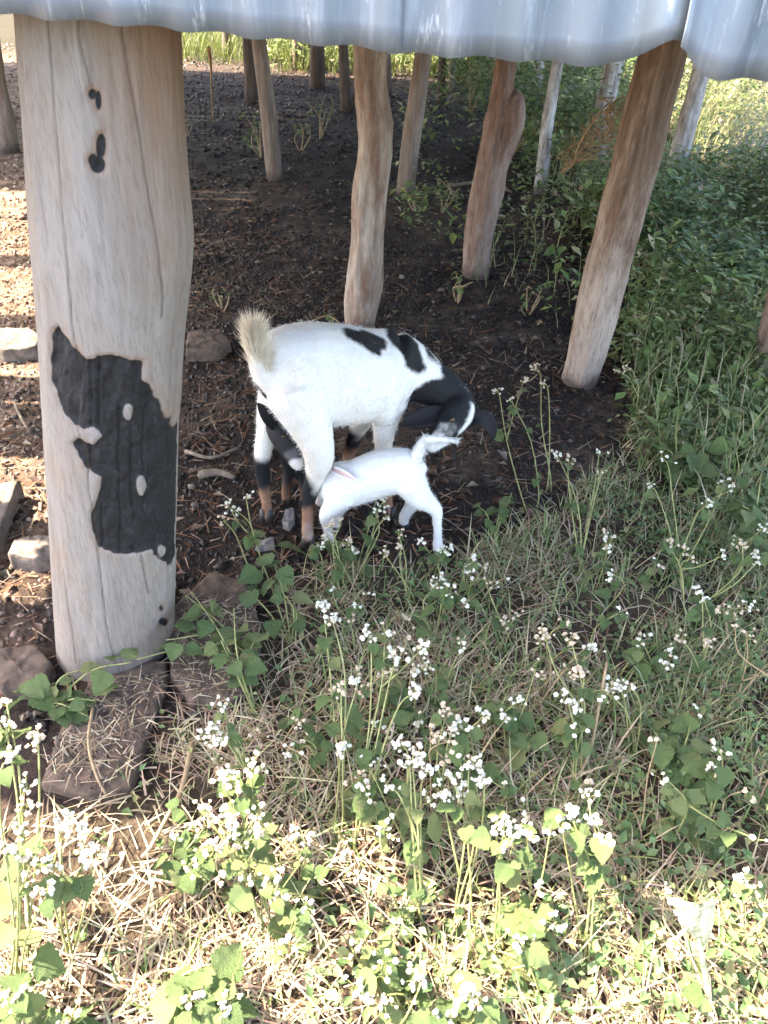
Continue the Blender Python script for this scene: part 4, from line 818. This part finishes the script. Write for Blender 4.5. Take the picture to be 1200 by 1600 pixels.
# grassy blades through the thicket, pale seeding grass at the far right, sunny grass beyond the shed
P = np.vstack([rect_pts(7000, .4, 3.4, 1.8, 4.5), rect_pts(10000, 1, 6, 4, 9)]); P = P[inview(P, 60)]; x, y, d = proj(P); P = P[(inpoly(x, y, THICKET) | (inpoly(x, y, SPARSE) & (rng.uniform(0, 1, len(P)) < .1)))]; n1 = len(P)
P2 = np.vstack([rect_pts(26000, -1.3, 9, 8.6, 13), rect_pts(5000, -4, -1.2, 8.9, 13)]); P2 = P2[inview(P2, 200)]; P3 = rect_pts(5000, 2.2, 4.6, 4, 8); n = n1 + len(P2) + len(P3)
L = np.concatenate([rng.uniform(.1, .3, n1), rng.uniform(.1, .35, len(P2)), rng.uniform(.3, .8, len(P3))])
V, F, idd = ribbons(lift(np.vstack([P, P2, P3])), L, rng.uniform(0, 6.3, n), rng.uniform(.05, .5, n), rng.uniform(.2, 1.2, n), np.concatenate([rng.uniform(.003, .007, n1), rng.uniform(.006, .014, len(P2)), rng.uniform(.003, .006, len(P3))]), 3)
cl = np.vstack([palette(n1, [(.14, .2, .07), (.22, .24, .11), (.38, .33, .2)], .25), palette(len(P2), [(.11, .14, .035), (.17, .18, .055), (.09, .12, .03)], .25), palette(len(P3), [(.34, .3, .19), (.25, .26, .13), (.14, .17, .08)], .2)])
o = link('tall_grass', make_mesh('tall_grass', V, F, M['blade'], cl[idd])); kind(o, 'stuff'); o['label'] = 'tall grass in the thicket and in the sun beyond the shed'; o['category'] = 'grass'

def bush(label, base, h, w_, nleaf, cols, leaf=(.03, .06), stems=7, name='bush', cat='bush', group='bushes around the posts', ratio=.6, loc=None):
    b0 = atz(*base) if loc is None else np.array(loc, float); th_ = thing(name, label, cat, b0, group)
    G = Geo(); tips = []
    for i in range(stems):
        a = random.uniform(0, 6.28); rr = w_ * random.uniform(.2, .6); t = b0 + np.array([math.cos(a) * rr, math.sin(a) * rr, h * random.uniform(.6, 1)])
        m_ = b0 * .5 + t * .5 + np.array([random.gauss(0, .04), random.gauss(0, .04), h * .1]); V, F = loft([b0 - [0, 0, .02], m_, t], [.004 + h * .006, .003 + h * .004, .002], n=5, dense=7); G.add(V, F); tips.append((m_, t))
    part('stem', *G.get(), M['drystem'], th_)
    nc = max(6, int(stems * 2.6)); cen = []
    for i in range(nc):
        m_, t = random.choice(tips); f = random.uniform(0, 1.05); cen.append(m_ * (1 - f) + t * f + np.random.default_rng(i).normal(0, .1 * w_, 3))
    cen = np.array(cen); k = rng.integers(0, nc, nleaf); p = cen[k] + rng.normal(0, 1, (nleaf, 3)) * np.array([w_ * .17, w_ * .17, h * .12]); p[:, 2] = np.maximum(p[:, 2], .02)
    V, F, idd = leafscatter(p, rng.uniform(0, 6.3, nleaf), rng.uniform(-.8, .5, nleaf), rng.uniform(*leaf, nleaf), ratio)
    part('crown', V, F, M['leaf'], th_, palette(nleaf, cols, .25)[idd]); return th_
DK = [(.08, .13, .05), (.115, .17, .065), (.16, .21, .085)]; MD = [(.125, .185, .07), (.17, .23, .09), (.23, .27, .12)]; YL = [(.16, .2, .045), (.24, .27, .07), (.3, .31, .1)]; PL = [(.26, .26, .18), (.34, .32, .23), (.2, .23, .13)]
bush('dense green bush between the smooth brown post and the forked post top', (735, 175), .75, .75, 1500, MD)
bush('dark bush behind the thin pale post', (800, 240), .55, .6, 1200, DK)
bush('blue green leafy bush right of the thin lichen post', (900, 260), .7, .7, 1500, MD)
bush('leafy bush at the foot of the white blotched post', (1060, 380), .4, .6, 1300, MD)
bush('dark bush just right of the reddish brown post, halfway down', (1010, 420), .35, .45, 900, DK)
bush('pale grey green bush against the right edge beneath the sheet', (1160, 330), .6, .7, 1600, PL, (.015, .035))
bush('dark low bush near the right edge above the cut off post', (1130, 470), .3, .5, 1000, DK)
bush('bright sunlit bush in the upper right corner under the sheet', (1190, 170), .9, 1.0, 1800, YL, (.04, .07))
bush('tall sunlit bush behind the top of the white blotched post', (1080, 150), .95, .95, 1700, [(.08, .13, .04), (.13, .18, .05), (.2, .22, .07)], (.04, .07))
bush('sunlit yellow green bush behind the dark lichen streaked post', (930, 130), .9, .9, 1500, YL, (.04, .08))
bush('yellow green sunny bush far behind the crooked pale post', (590, 85), .5, .9, 1000, YL, (.05, .09))
bush('small sunny bush at the far end, right of the slim grey post', (440, 72), .45, .8, 900, YL, (.05, .09))
bush('dark green bush beyond the thin almost black post', (760, 120), .8, .9, 1300, MD, (.04, .07))
for i, (x, y_, h, lab) in enumerate([(-6, 15, 1.6, 'far sunlit scrub left of the burnt pillar'), (-2, 17, 1.6, 'far scrub straight beyond the shed'), (3, 16, 1.8, 'far scrub beyond the smooth brown post'), (7, 13, 1.8, 'far scrub beyond the right hand thicket'), (5.0, 10.5, 1.4, 'tall pale scrub behind the upper right corner bush')]):
    bush(lab, None, h, 2.2, 1500, YL, (.08, .14), 10, 'scrub', 'scrub', 'scrub beyond the shed', loc=(x, y_, 0))
# small seedlings one can pick out on the bare soil
for base, h, nl, lab in [((347, 485), .1, 10, 'tiny seedling on bare soil between the pillar and the goat tail'), ((500, 215), .3, 40, 'spindly green weed behind the slim grey post, to its right'), ((408, 245), .3, 60, 'green sprig against the left of the slim grey post'), ((292, 210), .12, 14, 'bright sprig at the right edge of the burnt pillar'), ((715, 470), .13, 26, 'grassy tuft under the forked post'), ((825, 490), .14, 22, 'yellowish weed between the forked and reddish brown posts'), ((520, 505), .05, 10, 'small weed at the goat back beside the crooked pale post'), ((650, 330), .15, 40, 'weed clump at the foot of the smooth brown post'), ((690, 330), .2, 60, 'grassy weed clump right of the smooth brown post foot'), ((470, 235), .2, 26, 'faint green weed in the dark behind the slim grey post')]:
    bush(lab, base, h, h * .8, nl, MD, (.018 + h * .05, .03 + h * .1), 4, 'seedling', 'seedling', 'seedlings on the soil', .5)

# dry vine tangle hung between the reddish brown post and the dark lichen post
vt = thing('dry_vine', 'tangle of orange dry vine hanging beside the reddish brown post', 'vine', aty(940, 215, 2.75))
G = Geo()
for i in range(26):
    f0, f1 = sorted((random.random() ** 1.3, random.random())); f1 = min(1, f1 + .25); A = np.array([1000, 138, 2.68]); Bv = np.array([878, 268, 2.88])
    pts = []
    for q in np.linspace(f0, f1, 6):
        c_ = A * (1 - q) + Bv * q; wdt = 26 * math.sin(math.pi * min(1, q * 1.1)) + 5; pts.append(aty(c_[0] + random.gauss(0, wdt * .75), c_[1] + random.gauss(0, wdt * .55), c_[2] + random.gauss(0, .05)))
    V, F = loft(pts, .0007 + .0014 * random.random(), n=4, dense=22); G.add(V, F)
part('strands', *G.get(), M['straw'], vt)

# ------------------------------------------------------------------ flowering weeds: each plant a thing of stems, leaves and flower clusters
def leaf_mesh(seed):
    r_ = np.random.default_rng(seed); nl, nw = 13, 3; V = []; F = []; tw = r_.uniform(-.25, .25)
    for i in range(nl):
        t = i / (nl - 1); pr = np.interp(t, [0, .06, .18, .34, .5, .68, .84, 1], [.05, .28, .44, .46, .4, .29, .15, .008]) * r_.uniform(.92, 1.08)
        for k in range(-nw, nw + 1):
            u_ = k / nw; sc = 1 + (.15 if (i % 2 and abs(k) == nw) else 0)
            z_ = .16 * abs(u_) * pr * 1.6 - .26 * t * t + .025 * math.sin(t * 21) * abs(u_) + tw * u_ * t * .5 + r_.normal(0, .008)
            V.append((t + .03 * abs(u_), u_ * pr * sc + tw * .25 * t * t, z_))
    m_ = 2 * nw + 1
    for i in range(nl - 1):
        for k in range(m_ - 1): F.append((i * m_ + k, (i + 1) * m_ + k, (i + 1) * m_ + k + 1, i * m_ + k + 1))
    V = np.array(V); V2, F2 = loft([(-.25, 0, .02), (0, 0, 0), (.05, 0, 0)], [.018, .016, .01], n=4); n0 = len(V)
    return make_mesh('leaf', np.vstack([V, V2]), F + [tuple(q + n0 for q in f) for f in F2], M['weedleaf'])
LEAVES = [leaf_mesh(s) for s in range(5)]
def head_mesh(seed, mat):
    V, F = ico(2); V = V * (1 + (np.where(np.random.default_rng(seed).uniform(0, 1, len(V)) < .45, -.42, .18) + np.random.default_rng(seed + 50).uniform(-.15, .15, len(V)))[:, None]); V[:, 2] *= .8; return make_mesh('flower_head', V, F, M[mat], None, False)
HEADS = [head_mesh(s, 'white') for s in range(4)]; DRYH = [head_mesh(s + 9, 'tan') for s in range(3)]
def weed(label, base, flowers, leaves=8, leafsize=.04, dry=.2, heads=7, hs=.0055, name='flowering_weed', cat='flowering weed', group='white flowering weeds', extra=(), lift_=0.0, mat='stem', sr=.0019):
    b0 = atz(*base); th_ = thing(name, label, cat, b0, group); loc = Vector(b0); G = Geo(); stems = []
    tops = [aty_h(fx, fy, fz) for fx, fy, fz in flowers]; hub = None
    for i, tp in enumerate(tops):
        st = b0 + np.array([random.gauss(0, .008), random.gauss(0, .008), -.01])
        mid = st * .45 + tp * .55 + np.array([random.gauss(0, .015), random.gauss(0, .015), .03])
        pts = [st, st * .75 + mid * .25 + np.array([random.gauss(0, .006), random.gauss(0, .006), .01]), mid, tp * .8 + mid * .2 + np.array([random.gauss(0, .006), random.gauss(0, .006), .008]), tp]
        if i and random.random() < .6:                           # branches off an earlier stem
            o_ = stems[random.randrange(len(stems))]; pts = [o_[random.randint(3, 6)]] + [tp * .5 + o_[6] * .5 + np.array([random.gauss(0, .01), random.gauss(0, .01), -.01]), tp]
        t0 = np.arange(len(pts)); tt = np.linspace(0, len(pts) - 1, 13); Pd = np.stack([smooth_interp(tt, t0, np.array(pts)[:, k]) for k in range(3)], 1); stems.append(Pd)
        V, F = loft(Pd, np.linspace(sr * 1.25, sr * .65, 13), n=6); G.add(V, F)
    part('stem', *G.get(), M[mat], th_)
    for i, tp in enumerate(tops):
        isdry = random.random() < dry; nh = max(3, int(heads * random.uniform(.6, 1.3))); G2 = Geo(); hp = []
        for k in range(nh):
            q = tp + np.array([random.gauss(0, .0105), random.gauss(0, .0105), random.gauss(.004, .0075)]) * (hs / .0055); hp.append(q)
            V, F = loft([tp - np.array([0, 0, .012]), (tp + q) / 2 + np.array([0, 0, -.002]), q], .0007, n=3); G2.add(V, F)
        cl = part('flower_cluster', *G2.get(), M['stem'], th_)
        for q in hp:
            o = link('flower_head', random.choice(DRYH if (isdry or random.random() < .08) else HEADS), cl); s_ = hs * random.uniform(.55, 1.15); o.location = Vector(q) - loc
            o.scale = (s_, s_ * random.uniform(.75, 1.1), s_ * random.uniform(.7, 1.1)); o.rotation_euler = (random.uniform(-.5, .5), random.uniform(-.5, .5), random.uniform(0, 6))
    for i in range(leaves):
        Pd = random.choice(stems); k = random.randint(1, 10); p = Pd[k]
        for sgn in ((0,) if random.random() < .4 else (0, math.pi)):
            add_leaf(th_, p, random.uniform(0, 6.28) + sgn, leafsize * random.uniform(.55, 1.15) * (1.15 - .05 * k))
    for px, py, z, s_, a in extra:
        add_leaf(th_, atz(px, py, z), a, s_)
    return th_
def add_leaf(th_, p, az, size):
    o = link('leaf', random.choice(LEAVES), th_); o.location = Vector(p) - th_.location
    d = Vector((math.cos(az), math.sin(az), 0)) * size * .25
    o.location = o.location + d; o.scale = (size, size, size); o.rotation_euler = (random.gauss(0, .35), random.uniform(-.25, .55), az)
def aty_h(px, py, z): return atz(px, py, z)
WEEDS = [
 ('flowering weed with pale tufts standing left of the goat hind hooves', (398, 905), [(385, 775, .17), (358, 790, .15), (352, 812, .13), (372, 800, .15)], 7, .035, .3),
 ('leafy flowering weed right in front of the kid belly', (560, 900), [(592, 768, .17), (600, 788, .16), (604, 806, .15), (590, 798, .15)], 7, .045, .0),
 ('small flowering weed in front of the kid front hoof', (545, 925), [(517, 820, .12), (532, 816, .13), (545, 850, .1), (556, 862, .09), (508, 838, .1)], 8, .04, .3),
 ('dry pinkish flowering weed between the kid hooves', (642, 945), [(625, 835, .12), (622, 853, .11), (600, 863, .1)], 3, .03, .9),
 ('short flowering weed at the kid hind hoof', (715, 935), [(690, 872, .08), (730, 885, .09), (757, 887, .1)], 4, .03, .3),
 ('flowering weed with a pale drooping leaf below the reddish brown post', (908, 905), [(870, 713, .23), (890, 722, .22), (936, 709, .23), (936, 742, .2)], 9, .045, .4),
 ('flowering weed with a grey stem far right of the kid', (1062, 905), [(1035, 716, .24), (1018, 762, .2), (1130, 752, .22), (1147, 762, .22), (1105, 790, .2)], 9, .045, .35),
 ('thick headed flowering weed at the right, white and tan mixed', (1075, 960), [(1045, 848, .17), (1072, 858, .16), (1085, 872, .15), (1130, 868, .17), (1160, 850, .18), (1183, 878, .17)], 8, .045, .45),
 ('low flowering weed under the thick headed one at the right', (1090, 1060), [(1092, 924, .17), (1102, 938, .16), (1105, 1006, .1), (1062, 1000, .11)], 7, .045, .3),
 ('pale flowering weed in mid frame below the kid', (690, 1010), [(690, 905, .13), (680, 920, .12), (640, 965, .07), (700, 930, .1)], 6, .035, .5),
 ('faded weed below the goat kid tail line, tan heads', (800, 1010), [(760, 912, .12), (808, 960, .08), (788, 972, .07)], 4, .03, .9),
 ('tall weed with long bare yellow stems in the centre', (548, 1330), [(575, 992, .3), (602, 985, .3), (660, 1013, .3), (622, 1030, .29), (650, 1080, .26)], 9, .05, .15),
 ('leaning weed left of the tall bare stemmed one', (520, 1300), [(535, 1080, .22), (556, 1068, .23), (520, 970, .28), (505, 945, .28), (535, 1170, .16)], 9, .05, .3),
 ('white headed weed in full bloom in the centre foreground', (655, 1440), [(652, 1180, .25), (630, 1165, .25), (668, 1205, .24), (640, 1195, .24), (612, 1232, .21)], 8, .05, .0),
 ('slender weed with small bright blooms above the full bloomed one', (720, 1290), [(695, 1115, .19), (718, 1138, .18), (755, 1120, .19), (710, 1142, .17)], 7, .045, .1),
 ('cream headed weed right of the centre bloom', (732, 1440), [(735, 1190, .25), (702, 1215, .23), (750, 1216, .23), (695, 1242, .21), (722, 1240, .21)], 8, .05, .3),
 ('weed with a purple white bloom on a straight pale stem', (783, 1490), [(795, 1288, .22), (778, 1290, .22), (808, 1296, .21)], 9, .055, .0),
 ('big spreading bloom of snow white heads right of centre', (915, 1490), [(893, 1270, .24), (925, 1283, .24), (947, 1305, .23), (920, 1245, .26), (938, 1320, .21), (880, 1285, .23)], 10, .055, .0),
 ('curving weed with faded cream heads above the snow white bloom', (905, 1230), [(905, 1050, .2), (890, 1000, .22), (882, 1095, .16), (902, 1106, .15), (850, 990, .22)], 6, .04, .6),
 ('slim weed with two tan tufts on the right half', (985, 1180), [(958, 1070, .14), (975, 1075, .14), (948, 1085, .12)], 4, .035, .6),
 ('leafy weed with a single lilac white tuft near the right edge', (1095, 1290), [(1120, 1170, .16), (1110, 1203, .13)], 10, .06, .0),
 ('bright weed climbing over the pillar stone edge', (420, 1330), [(345, 1100, .25), (328, 1140, .24), (342, 1158, .22), (330, 1160, .22)], 6, .045, .0),
 ('weed with green white tufts left of centre, leaves upright', (425, 1370), [(350, 1218, .22), (366, 1228, .21), (360, 1212, .22), (395, 1200, .22)], 9, .05, .1),
 ('sunlit bushy weed with yellow stems left of centre', (420, 1450), [(322, 1265, .23), (345, 1272, .22), (362, 1292, .2), (382, 1320, .18), (402, 1272, .21), (350, 1305, .19)], 10, .045, .1),
 ('tall glaring white weed at the left edge', (40, 1500), [(57, 1158, .34), (42, 1230, .3), (36, 1258, .28), (10, 1098, .36), (8, 1132, .35), (20, 1180, .33)], 6, .06, .35),
 ('sunlit fluffy weed at lower left beside the stone slab', (110, 1500), [(105, 1290, .24), (128, 1300, .23), (132, 1340, .2), (160, 1335, .2), (95, 1310, .23), (75, 1350, .2)], 4, .05, .2),
 ('sunlit seeding weed in the lower left corner', (30, 1580), [(30, 1302, .3), (45, 1350, .26), (10, 1330, .28), (70, 1390, .22)], 8, .06, .3),
 ('lone white tuft weed at the lower right edge', (1150, 1480), [(1160, 1378, .12), (1172, 1385, .11)], 4, .045, .0),
 ('broad leaved sunlit weed at the bottom centre', (630, 1590), [(600, 1500, .14), (560, 1545, .1), (585, 1560, .08), (655, 1530, .12)], 14, 0.054, .1),
 ('glaring leafy weed at the bottom, right of centre', (730, 1640), [(745, 1560, .12), (700, 1590, .1), (720, 1545, .13)], 14, 0.054, .0),
 ('leafy weed with sunlit scalloped leaves below the snow white bloom', (845, 1560), [(812, 1470, .12), (870, 1440, .14)], 14, 0.05, .0),
 ('broad leaved weed at the bottom left corner', (60, 1640), [(110, 1590, .1), (20, 1560, .14)], 14, 0.061, .2),
 ('pale leaved weed at the bottom edge left of centre', (330, 1640), [(300, 1560, .12), (350, 1570, .12)], 14, 0.05, .2),
 ('seeding weed with scattered tufts above the centre bloom', (640, 1130), [(600, 1050, .12), (560, 1050, .12), (655, 1045, .13), (610, 1020, .14)], 7, .04, .5),
 ('fine flowering weed right of the goat head', (835, 800), [(775, 610, .24), (818, 595, .25), (800, 625, .23)], 9, .035, .4),
 ('bare dry weed standing before the reddish brown post foot', (850, 770), [(838, 575, .27), (850, 600, .25)], 2, .03, 1.0),
 ('thin seeding weed just right of the reddish brown post', (1000, 660), [(980, 575, .15), (968, 580, .15)], 2, .03, 1.0),
]
for lab, base, fl, nl, ls, dr in WEEDS:
    near = base[1] > 1150; weed(lab, base, fl, nl, ls * (1.0), dr, heads=11 if near else 8, hs=.005 if near else .0046)
# thinner companions of the same kinds, scattered through the grass
spots = []
while len(spots) < 54:
    px, py = random.uniform(300, 1230), random.uniform(860, 1500)
    if py < 1000 and px < 480: continue
    if not (inpoly(np.array([px]), np.array([py]), FRONT)[0] and offstone(atz(px, py)[None])[0]): continue
    if any(abs(px - a) < 40 and abs(py - b_) < 35 for a, b_, _ in spots): continue
    spots.append((px, py, random.random() < .3))
ROWS = [(860, 960, 'in the row of grass just below the goats'), (960, 1060, 'on the rising grass level with the pillar foot'), (1060, 1160, 'across the middle of the grass'), (1160, 1270, 'in the grass level with the stone slab'), (1270, 1390, 'along the edge of the sunlit grass'), (1390, 1500, 'well inside the sunlit grass')]
ORD = ['leftmost', 'second', 'third', 'fourth', 'fifth', 'sixth', 'seventh', 'eighth', 'ninth', 'tenth', 'eleventh', 'twelfth', 'thirteenth', 'fourteenth']
for r0_, r1_, where in ROWS:
    for dr in (False, True):
        row = sorted(q for q in spots if r0_ <= q[1] < r1_ and q[2] == dr)
        for i, (px, py, _) in enumerate(row):
            p = atz(px, py); h = random.uniform(.09, .27) * (1 if py > 1000 else .75); fl_ = []
            for k in range(random.randint(1, 4)):
                t = p + np.array([random.gauss(0, .045), random.gauss(0, .045), h * random.uniform(.65, 1.05)]); qx, qy, _d = proj(t); fl_.append((qx, qy, t[2]))
            o_ = 'leftmost' if i == 0 else ORD[i] + ' from left'
            lab = (o_ + (' thin tan seeded weed ' if dr else ' thin white headed weed ') + where) if i == 0 else (('thin tan seeded weed, ' if dr else 'thin white headed weed, ') + o_ + ' ' + where)
            weed(lab, (px, py), fl_, 3 if dr else random.randint(5, 11), random.uniform(.022, .046), .9 if dr else .15, heads=random.randint(4, 8), hs=.0046, name='thin_weed', cat='weed', group='thin dry weeds among the grass' if dr else 'thin green weeds among the grass', mat='drystem' if dr else 'stem', sr=.0015)
# leafy weeds without flowers
for lab, base, tops, nl, ls in [
 ('green leafy creeper curling round the left of the pillar foot', (75, 1110), [(130, 1045, .08), (60, 1075, .06), (150, 1095, .06), (205, 1035, .1), (140, 1120, .05)], 16, .055),
 ('trailing leafy stem arching from the pillar foot to the right stone', (400, 1030), [(215, 1030, .12), (260, 1000, .13), (290, 930, .16), (330, 1010, .12)], 13, .05),
 ('leafy weed on the stone right of the pillar foot', (400, 1120), [(300, 925, .18), (365, 950, .17), (345, 1000, .14), (395, 1005, .12)], 12, .05),
 ('tall leafy weed between the pillar stone and the goat', (455, 1010), [(410, 880, .14), (440, 925, .12), (395, 930, .12), (430, 885, .14)], 12, .055),
 ('broad leaved dark green weed at the right, under the cut off post', (1060, 760), [(1060, 640, .14), (1090, 700, .1), (1120, 670, .12), (1030, 700, .08)], 16, .065),
 ('dark leafy weed against the right edge, mid height', (1170, 860), [(1150, 700, .2), (1190, 740, .2), (1160, 790, .14)], 16, .06),
 ('green weed patch left of the cream faded curving weed', (800, 1200), [(780, 1130, .07), (830, 1140, .07), (810, 1105, .1)], 12, .045),
 ('bluish green leafy weed low at the right', (1040, 1220), [(1020, 1140, .08), (1060, 1150, .08), (1080, 1120, .1)], 15, .055),
 ('leafy weed with yellow leaf tips, bottom left of centre', (300, 1600), [(310, 1530, .08), (280, 1550, .07), (330, 1545, .07)], 12, .06),
 ('leafy weed behind the white headed weed in full bloom', (600, 1330), [(580, 1240, .1), (630, 1250, .1)], 10, .05),
 ('round leaved weed in front of the kid hind legs', (770, 850), [(745, 790, .08), (780, 800, .07), (800, 770, .1)], 10, .035)]:
    b0 = atz(*base); th_ = thing('leafy_weed', lab, 'leafy weed', b0, 'leafy green weeds'); G = Geo()
    for tp in tops:
        t = atz(*tp); m_ = b0 * .5 + t * .5 + np.array([random.gauss(0, .01), random.gauss(0, .01), .035]); t0 = np.arange(3); tt = np.linspace(0, 2, 12)
        Pd = np.stack([smooth_interp(tt, t0, np.array([b0, m_, t])[:, k]) for k in range(3)], 1); V, F = loft(Pd, np.linspace(.0025, .0014, 12), n=6); G.add(V, F)
        for i in range(max(2, int(nl / len(tops)))):
            k = random.randint(3, 11); a = random.uniform(0, 6.28); add_leaf(th_, Pd[k], a, ls * random.uniform(.6, 1.1))
            add_leaf(th_, Pd[k], a + math.pi, ls * random.uniform(.6, 1.1)) if random.random() < .5 else None
    part('stem', *G.get(), M['stem'], th_)
# withered pale leaf folded on a stalk, lower right
wl = thing('withered_plant', 'withered pale plant with a big drooping leaf at the lower right', 'withered plant', atz(1108, 1600))
M['withered'] = mat_foliage('withered_leaf', .3, .7, [(0, (.5, .47, .3)), (1, (.58, .54, .36))])
V, F = loft([atz(1110, 1610, -.01), atz(1108, 1560, .06), atz(1098, 1500, .13), atz(1090, 1460, .17)], [.0055, .005, .0045, .004], n=8, dense=12); part('stalk', V, F, M['withered'], wl)
for pts, wd in (([(1092, 1462, .17), (1080, 1432, .2), (1092, 1408, .22), (1098, 1440, .19), (1100, 1478, .15)], [.01, .026, .032, .024, .004]), ([(1086, 1430, .2), (1062, 1412, .22), (1040, 1398, .235)], [.014, .012, .002]), ([(1084, 1445, .19), (1060, 1462, .17), (1034, 1476, .15)], [.016, .014, .002])):
    Pe = np.array([atz(*q) for q in pts]); t0 = np.arange(len(Pe)); tt = np.linspace(0, len(Pe) - 1, 14); Pd = np.stack([smooth_interp(tt, t0, Pe[:, i]) for i in range(3)], 1); wd = smooth_interp(tt, t0, np.array(wd))
    V = []; F = []
    for i in range(14):
        for u_ in np.linspace(-1, 1, 7): V.append(Pd[i] + RIGHT * 0 + np.array([1, 0, 0]) * u_ * wd[i] * .8 + np.array([0, -.5, .6]) * (wd[i] * .5 * (1 - u_ * u_) + .003 * math.sin(u_ * 9 + i)) + np.array([0, .4, .5]) * u_ * wd[i] * .5)
    for i in range(13):
        for k in range(6): F.append((i * 7 + k, i * 7 + k + 1, i * 7 + k + 8, i * 7 + k + 7))
    part('leaf', np.array(V), F, M['withered'], wl)
# fallen broad green leaf by the hooves
fl = thing('fallen_leaf', 'single broad pale green leaf lying on the soil below the goat', 'leaf', atz(455, 866))
o = link('leaf_blade', LEAVES[1], fl); o.location = (-.04, 0, .03); o.scale = (.085, .075, .075); o.rotation_euler = (-.5, .15, .1)
